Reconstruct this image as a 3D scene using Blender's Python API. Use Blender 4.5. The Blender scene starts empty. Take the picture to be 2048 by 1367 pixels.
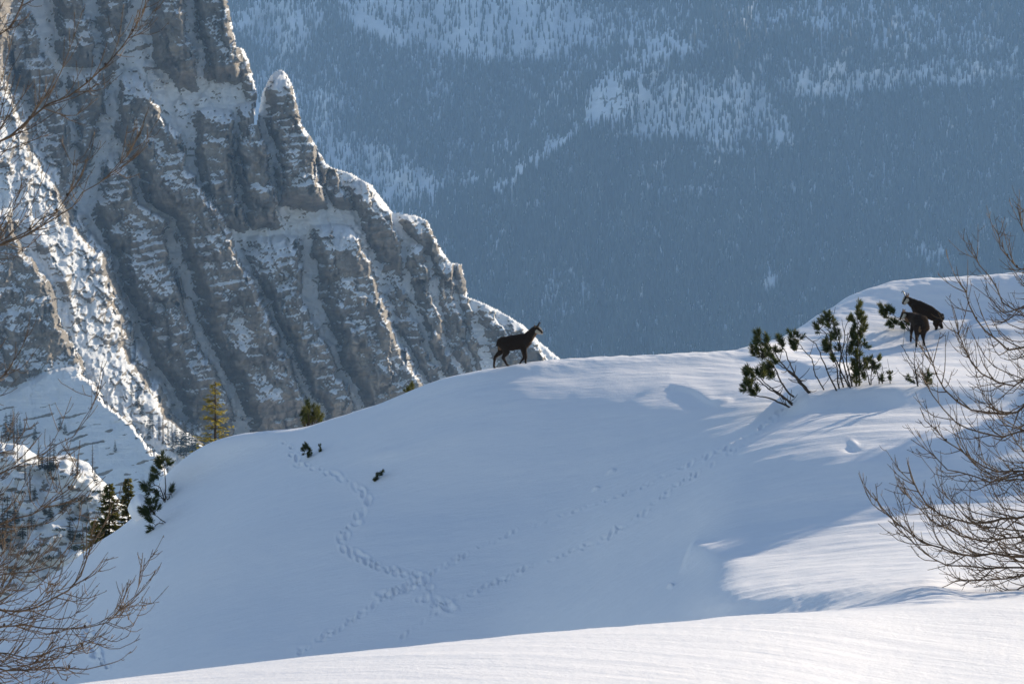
import bpy, bmesh, math, random
import numpy as np

# ------------------------------------------------------------------ camera
FOC = 105.0
K = 36.0 / FOC / 2048.0            # metres per photo pixel per metre of distance
scene = bpy.context.scene
COL = scene.collection
cam_d = bpy.data.cameras.new('camera')
cam = bpy.data.objects.new('camera', cam_d)
COL.objects.link(cam)
cam.location = (0, 0, 0)
cam.rotation_euler = (math.radians(90), 0, 0)
cam_d.sensor_width = 36.0
cam_d.lens = FOC
cam_d.clip_start = 0.5
cam_d.clip_end = 30000
cam_d.dof.use_dof = True
cam_d.dof.focus_distance = 58.0
cam_d.dof.aperture_fstop = 14.0
scene.camera = cam

# ------------------------------------------------------------------ light
SUN_EL = math.radians(18.5)
SUN_H = (0.66, 0.7513)                # horizontal direction towards the sun (x right, y away)
world = bpy.data.worlds.new('World')
scene.world = world
world.use_nodes = True
wn = world.node_tree
wn.nodes.clear()
sky = wn.nodes.new('ShaderNodeTexSky')
sky.sky_type = 'NISHITA'
sky.sun_disc = False
sky.sun_elevation = SUN_EL
sky.sun_rotation = math.atan2(SUN_H[0], SUN_H[1])
sky.altitude = 2000
sky.air_density = 1.0
sky.dust_density = 1.2
sky.ozone_density = 1.0
bg = wn.nodes.new('ShaderNodeBackground')
bg.inputs['Strength'].default_value = 0.089
wo = wn.nodes.new('ShaderNodeOutputWorld')
wn.links.new(sky.outputs[0], bg.inputs[0])
wn.links.new(bg.outputs[0], wo.inputs[0])

sun_d = bpy.data.lights.new('sun', 'SUN')
sun_d.energy = 4.6
sun_d.angle = math.radians(0.5)
sun_d.color = (1.0, 0.87, 0.67)
sun = bpy.data.objects.new('sun', sun_d)
COL.objects.link(sun)
from mathutils import Vector, Matrix
SUN = Vector((SUN_H[0] * math.cos(SUN_EL), SUN_H[1] * math.cos(SUN_EL), math.sin(SUN_EL))).normalized()
sun.rotation_euler = SUN.to_track_quat('Z', 'Y').to_euler()
sun.location = (30, 30, 40)

vs = scene.view_settings
vs.view_transform = 'Standard'
vs.look = 'None'
vs.gamma = 1.0
vs.exposure = 0.92
vs.use_curve_mapping = False
scene.cycles.use_denoising = True
scene.cycles.volume_bounces = 1
scene.cycles.max_bounces = 6
scene.cycles.transparent_max_bounces = 8

# ------------------------------------------------------------------ helpers
def P(px, py, Y):
    """photo direction + distance -> world point (used to lay out the place)"""
    return np.array(((px - 1024.0) * K * Y, Y, (683.5 - py) * K * Y))

def row_of(z, Y):
    return 683.5 - z / (K * Y)

def _hash(ix, iy, seed):
    h = (ix.astype(np.int64) * 374761393 + iy.astype(np.int64) * 668265263 + seed * 974634777) & 0x7fffffff
    h = ((h ^ (h >> 13)) * 1274126177) & 0x7fffffff
    h = ((h ^ (h >> 16)) * 2246822519) & 0x7fffffff
    h = h ^ (h >> 15)
    return (h & 0xffffff) / float(0xffffff)

def vnoise(x, y, seed=0):
    """gradient noise about -1..1"""
    x = np.asarray(x, float); y = np.asarray(y, float)
    x0 = np.floor(x); y0 = np.floor(y)
    fx = x - x0; fy = y - y0
    u = fx * fx * fx * (fx * (fx * 6 - 15) + 10)
    v = fy * fy * fy * (fy * (fy * 6 - 15) + 10)
    def g(ix, iy, dx, dy):
        a = _hash(ix, iy, seed) * 2 * np.pi
        return np.cos(a) * dx + np.sin(a) * dy
    n00 = g(x0, y0, fx, fy); n10 = g(x0 + 1, y0, fx - 1, fy)
    n01 = g(x0, y0 + 1, fx, fy - 1); n11 = g(x0 + 1, y0 + 1, fx - 1, fy - 1)
    return 1.5 * ((n00 * (1 - u) + n10 * u) * (1 - v) + (n01 * (1 - u) + n11 * u) * v)

def fbm(x, y, octv=4, seed=0, gain=0.5, lac=2.03):
    a = 1.0; s = 0.0; n = 0.0
    for i in range(octv):
        s = s + a * vnoise(x * lac ** i + 17.3 * i, y * lac ** i - 9.1 * i, seed + i)
        n += a; a *= gain
    return s / n

def ridged(x, y, octv=4, seed=0, gain=0.5):
    a = 1.0; s = 0.0; n = 0.0
    for i in range(octv):
        s = s + a * (1 - np.abs(vnoise(x * 2.05 ** i + 5.7 * i, y * 2.05 ** i + 3.3 * i, seed + i)) * 2)
        n += a; a *= gain
    return s / n

def sstep(a, b, x):
    t = np.clip((x - a) / (b - a), 0, 1)
    return t * t * (3 - 2 * t)

def pchip_m(xs, ys):
    """slopes for monotone cubic through ys (n, m) at xs (n,)"""
    xs = np.asarray(xs, float); ys = np.asarray(ys, float)
    h = np.diff(xs)
    d = np.diff(ys, axis=0) / h.reshape(-1, *([1] * (ys.ndim - 1)))
    m = np.zeros_like(ys)
    m[0] = d[0]; m[-1] = d[-1]
    for i in range(1, len(xs) - 1):
        same = d[i - 1] * d[i] > 0
        w1 = 2 * h[i] + h[i - 1]; w2 = h[i] + 2 * h[i - 1]
        with np.errstate(divide='ignore', invalid='ignore'):
            hm = (w1 + w2) / (w1 / d[i - 1] + w2 / d[i])
        m[i] = np.where(same, hm, 0.0)
    return m

def pchip(xs, ys, xq):
    """monotone cubic; ys (n,) or (n,m); xq (q,) -> (q,) or (q,m)"""
    xs = np.asarray(xs, float); ys = np.asarray(ys, float); xq = np.asarray(xq, float)
    m = pchip_m(xs, ys)
    i = np.clip(np.searchsorted(xs, xq, side='right') - 1, 0, len(xs) - 2)
    h = (xs[i + 1] - xs[i]); t = (xq - xs[i]) / h
    sh = (-1,) + (1,) * (ys.ndim - 1)
    h = h.reshape(sh); t = t.reshape(sh)
    t = np.clip(t, -1, 2)
    return ((2 * t ** 3 - 3 * t ** 2 + 1) * ys[i] + (t ** 3 - 2 * t ** 2 + t) * h * m[i]
            + (-2 * t ** 3 + 3 * t ** 2) * ys[i + 1] + (t ** 3 - t ** 2) * h * m[i + 1])

def mesh_np(name, verts, faces, attrs=None, smooth=True):
    """faces: (n,4) or (n,3) int array, or list of such arrays"""
    me = bpy.data.meshes.new(name)
    if not isinstance(faces, list):
        faces = [faces]
    faces = [np.asarray(f, np.int32) for f in faces if len(f)]
    verts = np.asarray(verts, np.float32)
    me.vertices.add(len(verts))
    me.vertices.foreach_set('co', verts.ravel())
    loops = np.concatenate([f.ravel() for f in faces])
    sizes = np.concatenate([np.full(len(f), f.shape[1], np.int32) for f in faces])
    starts = np.concatenate([[0], np.cumsum(sizes)[:-1]]).astype(np.int32)
    me.loops.add(len(loops))
    me.loops.foreach_set('vertex_index', loops)
    me.polygons.add(len(sizes))
    me.polygons.foreach_set('loop_start', starts)
    me.polygons.foreach_set('loop_total', sizes)
    me.polygons.foreach_set('use_smooth', np.full(len(sizes), bool(smooth)))
    if attrs:
        for k, a in attrs.items():
            a = np.asarray(a, np.float32)
            if a.ndim == 1:
                at = me.attributes.new(k, 'FLOAT', 'POINT'); at.data.foreach_set('value', a)
            else:
                at = me.attributes.new(k, 'FLOAT_COLOR', 'POINT')
                at.data.foreach_set('color', np.concatenate([a, np.ones((len(a), 1), np.float32)], 1).ravel())
    me.update(calc_edges=True)
    me.validate()
    return me

def link(name, me, mat=None, parent=None):
    o = bpy.data.objects.new(name, me)
    COL.objects.link(o)
    if mat is not None and me is not None and not me.materials:
        me.materials.append(mat)
    if parent is not None:
        o.parent = parent
    return o

def tag(o, label=None, cat=None, group=None, kind=None):
    if label: o['label'] = label
    if cat: o['category'] = cat
    if group: o['group'] = group
    if kind: o['kind'] = kind
    return o

def empty(name, loc):
    o = bpy.data.objects.new(name, None)
    COL.objects.link(o)
    o.location = tuple(float(c) for c in loc)
    o.empty_display_size = 0.2
    return o

def grid_faces(nr, nc):
    a = np.arange(nr * nc).reshape(nr, nc)
    return np.stack([a[:-1, :-1], a[:-1, 1:], a[1:, 1:], a[1:, :-1]], -1).reshape(-1, 4)

class MB:
    """collects tubes and small faces into one mesh"""
    def __init__(self):
        self.v = []; self.q = []; self.t = []; self.n = 0
    def add(self, v, q=None, t=None):
        v = np.asarray(v, float)
        if q is not None and len(q): self.q.append(np.asarray(q) + self.n)
        if t is not None and len(t): self.t.append(np.asarray(t) + self.n)
        self.v.append(v); self.n += len(v)
    def tube(self, pts, rad, sides=4, cap=True):
        pts = np.asarray(pts, float); rad = np.asarray(rad, float)
        n = len(pts)
        tan = np.gradient(pts, axis=0)
        tan /= np.linalg.norm(tan, axis=1)[:, None] + 1e-9
        ref = np.array((0.13, 0.2, 1.0)) if abs(tan[0][2]) < 0.8 else np.array((1.0, 0.2, 0.1))
        s = np.cross(tan, ref); s /= np.linalg.norm(s, axis=1)[:, None] + 1e-9
        b = np.cross(tan, s)
        a = np.arange(sides) * 2 * np.pi / sides
        ring = (np.cos(a)[None, :, None] * s[:, None, :] + np.sin(a)[None, :, None] * b[:, None, :])
        v = pts[:, None, :] + ring * rad[:, None, None]
        v = v.reshape(-1, 3)
        i = np.arange(n - 1)[:, None] * sides; j = np.arange(sides)[None, :]; j2 = (j + 1) % sides
        q = np.stack([i + j, i + j2, i + sides + j2, i + sides + j], -1).reshape(-1, 4)
        t = None
        if cap:
            v = np.concatenate([v, pts[-1:] + tan[-1:] * rad[-1]])
            l = (n - 1) * sides; m = n * sides
            t = np.stack([l + np.arange(sides), l + (np.arange(sides) + 1) % sides, np.full(sides, m)], -1)
        self.add(v, q, t)
    def mesh(self, name, smooth=True, attrs=None):
        f = []
        if self.q: f.append(np.concatenate(self.q))
        if self.t: f.append(np.concatenate(self.t))
        return mesh_np(name, np.concatenate(self.v), f, attrs, smooth)

# ------------------------------------------------------------------ materials
def new_mat(name):
    m = bpy.data.materials.new(name); m.use_nodes = True
    nt = m.node_tree; nt.nodes.clear()
    out = nt.nodes.new('ShaderNodeOutputMaterial')
    b = nt.nodes.new('ShaderNodeBsdfPrincipled')
    nt.links.new(b.outputs[0], out.inputs['Surface'])
    return m, nt, b, out

def node(nt, typ, **kw):
    n = nt.nodes.new(typ)
    for k, v in kw.items():
        if k in n.inputs: n.inputs[k].default_value = v
        else: setattr(n, k, v)
    return n

def ramp(nt, fac, stops):
    r = nt.nodes.new('ShaderNodeValToRGB')
    els = r.color_ramp.elements
    while len(els) < len(stops): els.new(0.5)
    for e, (p, c) in zip(els, stops):
        e.position = p; e.color = (*c, 1) if len(c) == 3 else c
    nt.links.new(fac, r.inputs[0])
    return r.outputs[0]

def mixc(nt, fac, a, b):
    m = nt.nodes.new('ShaderNodeMix'); m.data_type = 'RGBA'
    for s, v in ((m.inputs[0], fac), (m.inputs[6], a), (m.inputs[7], b)):
        if hasattr(v, 'is_linked'): nt.links.new(v, s)
        elif isinstance(v, (int, float)): s.default_value = v
        else: s.default_value = (*v, 1)
    return m.outputs[2]

def mth(nt, op, a, b=None, clamp=False):
    m = nt.nodes.new('ShaderNodeMath'); m.operation = op; m.use_clamp = clamp
    for s, v in ((m.inputs[0], a), (m.inputs[1], b)):
        if v is None: continue
        if hasattr(v, 'is_linked'): nt.links.new(v, s)
        else: s.default_value = v
    return m.outputs[0]

def coords(nt, scale=(1, 1, 1), rot=(0, 0, 0), kind='Object'):
    tc = nt.nodes.new('ShaderNodeTexCoord')
    mp = nt.nodes.new('ShaderNodeMapping')
    mp.inputs['Scale'].default_value = scale
    mp.inputs['Rotation'].default_value = rot
    nt.links.new(tc.outputs[kind], mp.inputs[0])
    return mp.outputs[0]

def noise(nt, vec, scale, detail=4, rough=0.55, dist=0.0):
    n = node(nt, 'ShaderNodeTexNoise')
    n.inputs['Scale'].default_value = scale
    n.inputs['Detail'].default_value = detail
    n.inputs['Roughness'].default_value = rough
    n.inputs['Distortion'].default_value = dist
    nt.links.new(vec, n.inputs['Vector'])
    return n.outputs['Fac']

def snow_material():
    m, nt, b, out = new_mat('snow')
    v = coords(nt)
    wind = coords(nt, (0.35, 1.6, 1.6), (0, 0, math.radians(-20)))
    n1 = noise(nt, wind, 2.2, 6, 0.6)
    n2 = noise(nt, v, 26.0, 5, 0.65)
    n3 = noise(nt, v, 0.5, 3, 0.5)
    col = ramp(nt, n3, [(0.3, (0.905, 0.885, 0.90)), (0.7, (0.945, 0.915, 0.92))])
    nt.links.new(col, b.inputs['Base Color'])
    b.inputs['Roughness'].default_value = 0.62
    b.inputs['Specular IOR Level'].default_value = 0.25
    b1 = node(nt, 'ShaderNodeBump', Strength=0.55, Distance=0.05)
    nt.links.new(n1, b1.inputs['Height'])
    b3 = node(nt, 'ShaderNodeBump', Strength=0.5, Distance=0.02)
    nt.links.new(noise(nt, coords(nt, (0.8, 1.3, 1.0), (0, 0, 0.4)), 4.5, 6, 0.7), b3.inputs['Height'])
    nt.links.new(b1.outputs[0], b3.inputs['Normal'])
    b2 = node(nt, 'ShaderNodeBump', Strength=0.5, Distance=0.01)
    nt.links.new(n2, b2.inputs['Height'])
    nt.links.new(b3.outputs[0], b2.inputs['Normal'])
    nt.links.new(b2.outputs[0], b.inputs['Normal'])
    return m

def rock_snow_material(name='snowy_rock', s=1.0):
    m, nt, b, out = new_mat(name)
    v = coords(nt)
    at = node(nt, 'ShaderNodeAttribute', attribute_name='snow')
    tint = node(nt, 'ShaderNodeAttribute', attribute_name='tint')
    fine = noise(nt, v, 0.6 * s, 8, 0.76)
    med = noise(nt, v, 0.09 * s, 5, 0.6)
    lay = noise(nt, coords(nt, (0.03, 0.03, 0.45), (0, math.radians(9), 0)), 1.0 * s, 5, 0.65)
    ver = noise(nt, coords(nt, (0.30, 0.30, 0.035)), 1.0 * s, 4, 0.6)
    rock = ramp(nt, med, [(0.30, (0.22, 0.197, 0.170)), (0.52, (0.345, 0.303, 0.256)), (0.70, (0.48, 0.41, 0.33))])
    fn2 = noise(nt, coords(nt, (1, 1, 0.6)), 1.6 * s, 6, 0.8)
    rock = mixc(nt, mth(nt, 'MULTIPLY', mth(nt, 'SUBTRACT', 0.52, fn2, True), 4.0, True), rock, (0.11, 0.10, 0.09))
    rock = mixc(nt, mth(nt, 'MULTIPLY', mth(nt, 'SUBTRACT', fn2, 0.56, True), 3.0, True), rock, (0.36, 0.32, 0.27))
    tan = ramp(nt, ver, [(0.35, (0.28, 0.235, 0.18)), (0.65, (0.50, 0.39, 0.27))])
    rock = mixc(nt, tint.outputs['Fac'], rock, tan)
    rock = mixc(nt, mth(nt, 'MULTIPLY', mth(nt, 'SUBTRACT', lay, 0.40, True), 2.2, True), rock, (0.17, 0.153, 0.135))
    vv = mth(nt, 'MULTIPLY', mth(nt, 'SUBTRACT', ver, 0.56, True), 2.5, True)
    rock = mixc(nt, vv, rock, (0.11, 0.10, 0.092))
    sn = mth(nt, 'ADD', at.outputs['Fac'], mth(nt, 'MULTIPLY', mth(nt, 'SUBTRACT', fine, 0.5), 0.95))
    sn = mth(nt, 'ADD', sn, mth(nt, 'MULTIPLY', mth(nt, 'SUBTRACT', lay, 0.5), 0.35))
    sf = ramp(nt, sn, [(0.46, (0, 0, 0)), (0.53, (1, 1, 1))])
    col = mixc(nt, sf, rock, (0.93, 0.93, 0.94))
    nt.links.new(col, b.inputs['Base Color'])
    b.inputs['Roughness'].default_value = 0.85
    b.inputs['Specular IOR Level'].default_value = 0.15
    bp = node(nt, 'ShaderNodeBump', Strength=0.9, Distance=1.5 / s)
    nt.links.new(mth(nt, 'ADD', fine, mth(nt, 'MULTIPLY', lay, 1.2)), bp.inputs['Height'])
    nt.links.new(bp.outputs[0], b.inputs['Normal'])
    return m

def simple_mat(name, c0, c1, scale, rough=0.8, transl=0.0, stretch=(1, 1, 1), sheen=0.0):
    m, nt, b, out = new_mat(name)
    n = noise(nt, coords(nt, stretch), scale, 4, 0.6)
    col = ramp(nt, n, [(0.3, c0), (0.7, c1)])
    nt.links.new(col, b.inputs['Base Color'])
    b.inputs['Roughness'].default_value = rough
    b.inputs['Specular IOR Level'].default_value = 0.2
    if sheen:
        b.inputs['Sheen Weight'].default_value = sheen
    if transl:
        tr = nt.nodes.new('ShaderNodeBsdfTranslucent')
        nt.links.new(col, tr.inputs['Color'])
        mx = nt.nodes.new('ShaderNodeMixShader'); mx.inputs[0].default_value = transl
        nt.links.new(b.outputs[0], mx.inputs[1]); nt.links.new(tr.outputs[0], mx.inputs[2])
        nt.links.new(mx.outputs[0], out.inputs['Surface'])
    return m

M_SNOW = snow_material()
M_ROCK = rock_snow_material()
M_BARK = simple_mat('larch_bark', (0.06, 0.042, 0.030), (0.19, 0.125, 0.075), 9.0, 0.8)
M_PBARK = simple_mat('pine_bark', (0.035, 0.028, 0.024), (0.09, 0.07, 0.055), 14.0, 0.9)
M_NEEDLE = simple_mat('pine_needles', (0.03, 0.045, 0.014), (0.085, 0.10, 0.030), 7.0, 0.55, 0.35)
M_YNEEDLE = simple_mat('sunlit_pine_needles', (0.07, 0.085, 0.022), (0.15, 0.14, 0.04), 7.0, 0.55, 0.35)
M_SPRUCE = simple_mat('spruce_needles', (0.07, 0.078, 0.02), (0.18, 0.16, 0.042), 6.0, 0.6, 0.55)
M_YSPRUCE = simple_mat('yellowish_spruce_needles', (0.15, 0.14, 0.03), (0.30, 0.24, 0.06), 6.0, 0.6, 0.6)
def forest_material():
    m, nt, b, out = new_mat('forest_needles')
    at = node(nt, 'ShaderNodeAttribute', attribute_name='tone')
    col = ramp(nt, at.outputs['Fac'], [(0.0, (0.010, 0.016, 0.013)), (0.5, (0.028, 0.038, 0.028)), (1.0, (0.055, 0.062, 0.055))])
    nt.links.new(col, b.inputs['Base Color'])
    b.inputs['Roughness'].default_value = 0.9
    return m
M_FOREST = forest_material()
M_CONE = simple_mat('larch_cone', (0.03, 0.02, 0.015), (0.06, 0.04, 0.03), 30, 0.8)

# ------------------------------------------------------------------ snow hill (ground around the camera, slope and ridge)
CREST = np.array([(-520, 1330), (-300, 1290), (-100, 1240), (0, 1205), (100, 1150), (190, 1085), (270, 1035), (300, 990),
                  (330, 950), (400, 897), (440, 879), (500, 864), (600, 855), (660, 838), (750, 810), (830, 780),
                  (900, 757), (980, 741), (1100, 722), (1200, 715), (1300, 710), (1400, 703), (1500, 696), (1570, 672),
                  (1650, 622), (1720, 582), (1790, 562), (1900, 554), (2048, 546), (2300, 536), (2700, 530)], float)
BANK = np.array([(-520, 1430), (0, 1386), (150, 1367), (420, 1334), (700, 1302), (1000, 1272), (1300, 1246),
                 (1600, 1226), (2048, 1207), (2700, 1192)], float)
# columns: px -> bank distance, then (Y,row) for trough C, foot D, E, F, G, H, and crest distance I
CT = {
 -520: (18, (30, 1600), (50, 1520), (52, 1470), (54.5, 1420), (57, 1380), (59.2, 1345), 60.5),
  100: (18, (30, 1600), (49, 1460), (51, 1390), (53.5, 1310), (56.5, 1230), (59.2, 1170), 60.5),
  300: (18.5, (30, 1580), (47, 1430), (49.5, 1320), (52.5, 1200), (56.2, 1085), (59.2, 1012), 60.3),
  600: (19, (30, 1560), (46.5, 1400), (49, 1250), (51.7, 1105), (55, 965), (58, 880), 59.4),
  980: (20, (30, 1560), (46.5, 1370), (49, 1190), (51.3, 1030), (53.8, 880), (56, 778), 57.3),
 1225: (21, (31, 1480), (43, 1330), (46.5, 1200), (50, 1040), (53.3, 872), (56.3, 752), 57.8),
 1285: (21.3, (31.3, 1400), (41, 1280), (45.8, 1165), (49.5, 1020), (53.2, 865), (56.3, 746), 57.9),
 1350: (21.5, (31.5, 1310), (38, 1200), (44.4, 1092), (48.2, 980), (53, 852), (56.4, 740), 58.0),
 1465: (22, (31, 1262), (37, 1180), (44.8, 1066), (47.8, 950), (53, 824), (56.7, 728), 58.4),
 1600: (22.5, (30, 1232), (36.5, 1165), (44.6, 1043), (47.2, 928), (53, 801), (59, 715), 62.6),
 1720: (23, (29, 1210), (36, 1155), (44.4, 1030), (46.9, 915), (53, 787), (61, 678), 64.6),
 1850: (23.5, (28.5, 1196), (35.5, 1145), (44.4, 1022), (46.8, 906), (53, 778), (62, 662), 65.0),
 2048: (24, (28, 1186), (35, 1137), (44.2, 1014), (46.6, 900), (53, 774), (62, 652), 65.0),
 2700: (25, (28, 1176), (35, 1130), (44, 1008), (46.4, 895), (53, 772), (62, 646), 65.0),
}
HU = np.concatenate([np.arange(-520, -40, 14), np.arange(-40, 2090, 2.4), np.arange(2090, 2700, 14)])
ckeys = np.array(sorted(CT), float)
nctrl = 13
cY = np.zeros((nctrl, len(HU))); cR = np.zeros((nctrl, len(HU)))
crest_r = pchip(CREST[:, 0], CREST[:, 1], HU)
bank_r = pchip(BANK[:, 0], BANK[:, 1], HU)
def colval(f):
    return pchip(ckeys, np.array([f(CT[int(c)]) for c in ckeys], float), HU)
yB = colval(lambda c: c[0])
cY[0] = 3.0;  cR[0] = row_of(-2.25, 3.0)
cY[1] = 9.0;  cR[1] = row_of(-2.15, 9.0)
cY[2] = yB;   cR[2] = bank_r
for j in range(6):
    cY[3 + j] = colval(lambda c: c[1 + j][0]); cR[3 + j] = colval(lambda c: c[1 + j][1])
yI = colval(lambda c: c[7])
cY[9] = yI;   cR[9] = crest_r
zI = (683.5 - crest_r) * K * yI
cY[10] = yI + 4;  cR[10] = row_of(zI - 1.0, yI + 4)
cY[11] = yI + 16; cR[11] = row_of(zI - 8.0, yI + 16)
cY[12] = yI + 80; cR[12] = row_of(zI - 60.0, yI + 80)
seg = [8, 60, 24, 44, 64, 60, 64, 60, 54, 30, 16, 10]
T = np.concatenate([i + np.arange(n) / n for i, n in enumerate(seg)] + [[nctrl - 1]])
HY = pchip(np.arange(nctrl), cY, T)
HR = pchip(np.arange(nctrl), cR, T)
UU = np.broadcast_to(HU[None, :], HY.shape)
HZ = (683.5 - HR) * K * HY
def usmooth(a, r, it=3):
    for _ in range(it):
        p = np.pad(a, ((0, 0), (r, r)), 'edge'); c = np.cumsum(np.pad(p, ((0, 0), (1, 0))), 1)
        a = (c[:, 2 * r + 1:] - c[:, :-2 * r - 1]) / (2 * r + 1)
    return a
wsm = sstep(2.6, 4.2, T)[:, None]; wcr = sstep(7.6, 8.8, T)[:, None]
def hsm(a): return usmooth(a, 34) * (1 - wsm) + (usmooth(a, 24) * (1 - wcr) + usmooth(a, 5) * wcr) * wsm
HZ = hsm(HZ); HY = hsm(HY)
wnose = (sstep(1080, 1260, HU) * sstep(1500, 1350, HU))[None, :] * wsm * (1 - wcr)
HZ = HZ * (1 - wnose) + usmooth(HZ, 40) * wnose; HY = HY * (1 - wnose) + usmooth(HY, 40) * wnose
HR = 683.5 - HZ / (K * HY)
HX = (UU - 1024) * K * HY
vis = (T[:, None] >= 2.0) & (T[:, None] <= 9.6) & np.ones_like(HY, bool)

dz = np.zeros_like(HZ)
# broad undulation, wind ripples
dz += 0.05 * fbm(HX / 2.6, HY / 3.2, 4, 11) * sstep(16, 30, HY)
wx = HX * math.cos(0.35) - HY * math.sin(0.35); wy = HX * math.sin(0.35) + HY * math.cos(0.35)
rip = fbm(wx / 3.0, wy / 0.55, 4, 23)
litz = sstep(1320, 1600, UU) * sstep(26, 30, HY)
dz += rip * (0.010 + 0.028 * litz) * sstep(14, 22, HY)
dz += 0.006 * fbm(HX / 1.2, HY / 0.5, 3, 31) * sstep(24, 18, HY)
# soft hollow / bulges on the shaded slope
def bump(px, py, rx, ry, h, ang=0.0, power=1.0):
    a = math.radians(ang)
    du = UU - px; dv = HR - py
    p = (du * math.cos(a) + dv * math.sin(a)) / rx; q = (-du * math.sin(a) + dv * math.cos(a)) / ry
    return h * np.exp(-(p * p + q * q) ** power) * vis
dz += bump(1150, 800, 260, 60, 0.10, 4)
dz += bump(1000, 970, 300, 70, -0.16, -10)
dz += bump(560, 1050, 180, 70, 0.14, -15)
dz += bump(870, 880, 120, 22, 0.05, -12)
dz += bump(775, 910, 45, 10, 0.05, -10)
dz += bump(420, 1130, 120, 40, 0.08, -20)
# ridges / lips : front side steep, back side gentle
def lip(pts, h, wf, wb, fade=40):
    pts = np.array(pts, float)
    line = np.interp(HU, pts[:, 0], pts[:, 1])[None, :]
    f = sstep(pts[0, 0] - fade, pts[0, 0] + fade, HU) * sstep(pts[-1, 0] + fade, pts[-1, 0] - fade, HU)
    line = line + 5 * fbm(HU[None, :] / 110, HU[None, :] * 0 + pts[0, 1], 2, 5) + 3 * fbm(HX / 0.9, HY / 0.7, 2, 6)
    dr = HR - line
    return h * f[None, :] * np.where(dr > 0, np.exp(-(dr / wf) ** 2), np.exp(-(dr / wb) ** 2)) * vis
dz += lip([(1590, 815), (1660, 803), (1780, 797), (1950, 800), (2300, 800)], 0.24, 14, 46, 30)
dz += lip([(1640, 700), (1720, 682), (1800, 674), (2100, 668)], 0.16, 10, 40, 40)
dz += lip([(1495, 716), (1560, 726), (1640, 752), (1700, 760)], 0.13, 10, 26, 30)
dz += lip([(1420, 1220), (1600, 1205), (1900, 1190)], 0.10, 12, 40, 60)
# broken snow lip high on the slope
dz += lip([(1290, 792), (1340, 775), (1380, 786), (1440, 815)], 0.045, 6, 26, 34)
dz += bump(1446, 806, 18, 5, 0.04, -10, 1.5)
# scarp at the end of the lit tongue
sc = np.exp(-(((UU - 1345) / 38) ** 2)) * np.exp(-(((HR - 1120) / 26) ** 2))
dz += 0.14 * sstep(1368, 1384, UU + (HR - 1110) * 0.35) * np.exp(-(((UU - 1384) / 70) ** 2)) * np.exp(-(((HR - 1112) / 26) ** 2)) * vis
# broken lump of snow
dz += bump(1708, 886, 10, 5, 0.03, 30, 1) - bump(1704, 899, 16, 5, 0.05, 0, 1)
dz += bump(1222, 931, 9, 3, 0.05, -20, 2) + bump(1192, 968, 7, 2.5, 0.05, -20, 2) + bump(1341, 1172, 6, 3, 0.05, 0, 2)
# rough wind-torn crest on the right dome
dz += 0.05 * np.maximum(fbm(HX / 0.7, HY / 0.9, 3, 77), 0) * sstep(1740, 1800, UU) * np.exp(-((HY - 66) / 2.5) ** 2)
dz += 0.03 * fbm(HX / 0.35, HY / 0.35, 3, 78) * np.exp(-((T[:, None] - 9) / 0.5) ** 2) * sstep(900, 1100, UU)

# animal tracks: strings of hoof prints pressed into the snow
rng = random.Random(7)
def stamp(px, py, rx, ry, depth, ang):
    c0 = np.searchsorted(HU, px - 3 * rx); c1 = np.searchsorted(HU, px + 3 * rx)
    if c1 - c0 < 2: return
    a = math.radians(ang)
    du = UU[:, c0:c1] - px; dv = HR[:, c0:c1] - py
    p = (du * math.cos(a) + dv * math.sin(a)) / rx; q = (-du * math.sin(a) + dv * math.cos(a)) / ry
    d2 = p * p + q * q
    ok = vis[:, c0:c1]
    dz[:, c0:c1] += ok * depth * (-np.exp(-d2 ** 1.6) + 0.45 * np.exp(-((np.sqrt(d2) - 1.45) / 0.4) ** 2))
def track(pts, step, rx, ry, depth, jit, skip=0.0, seed=1):
    r = random.Random(seed)
    pts = np.array(pts, float)
    d = np.concatenate([[0], np.cumsum(np.hypot(*np.diff(pts, axis=0).T))])
    s = 0.0; side = 1
    while s < d[-1]:
        x = np.interp(s, d, pts[:, 0]); y = np.interp(s, d, pts[:, 1])
        x2 = np.interp(s + 4, d, pts[:, 0]); y2 = np.interp(s + 4, d, pts[:, 1])
        an = math.degrees(math.atan2(y2 - y, x2 - x + 1e-6))
        nx, ny = -(y2 - y) / 4.0, (x2 - x) / 4.0
        if r.random() > skip:
            o = side * jit + r.uniform(-1.5, 1.5)
            k = r.choice((0.55, 0.75, 0.95, 1.1, 1.35))
            stamp(x + nx * o, y + ny * o * 0.7, rx * k, ry * k, depth * r.uniform(0.35, 1.45), an + r.uniform(-35, 35))
            if r.random() < 0.3: stamp(x + nx * o + r.uniform(-6, 6), y + ny * o * 0.7 + r.uniform(-3, 3), rx * 0.45, ry * 0.5, -depth * 0.5, r.uniform(0, 90))
        side = -side
        s += step * r.uniform(0.75, 1.3)
TR1a = [(571, 882), (593, 924), (637, 940), (686, 959), (730, 981), (732, 1006), (708, 1044), (690, 1066)]
TR1b = [(690, 1066), (684, 1093), (719, 1115), (763, 1137), (818, 1148), (845, 1159), (864, 1175), (839, 1203)]
TR2a = [(599, 1301), (708, 1235), (774, 1197), (845, 1159), (905, 1121), (960, 1093)]
TR2b = [(960, 1093), (1020, 1066), (1091, 1039), (1178, 1006), (1277, 973), (1359, 935), (1452, 896), (1530, 850), (1572, 815)]
TR3 = [(801, 1279), (845, 1241), (883, 1214), (927, 1192), (982, 1170), (1053, 1134), (1162, 1099), (1211, 1077), (1255, 1050), (1299, 1017), (1342, 978), (1392, 946)]
track(TR1a, 13, 6.5, 3.6, 0.032, 3.5, 0.05, 1)
track(TR1b, 8, 6.5, 4.2, 0.036, 5.0, 0.0, 2)
track(TR2a, 7, 7.0, 3.2, 0.026, 3.5, 0.2, 3)
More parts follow.
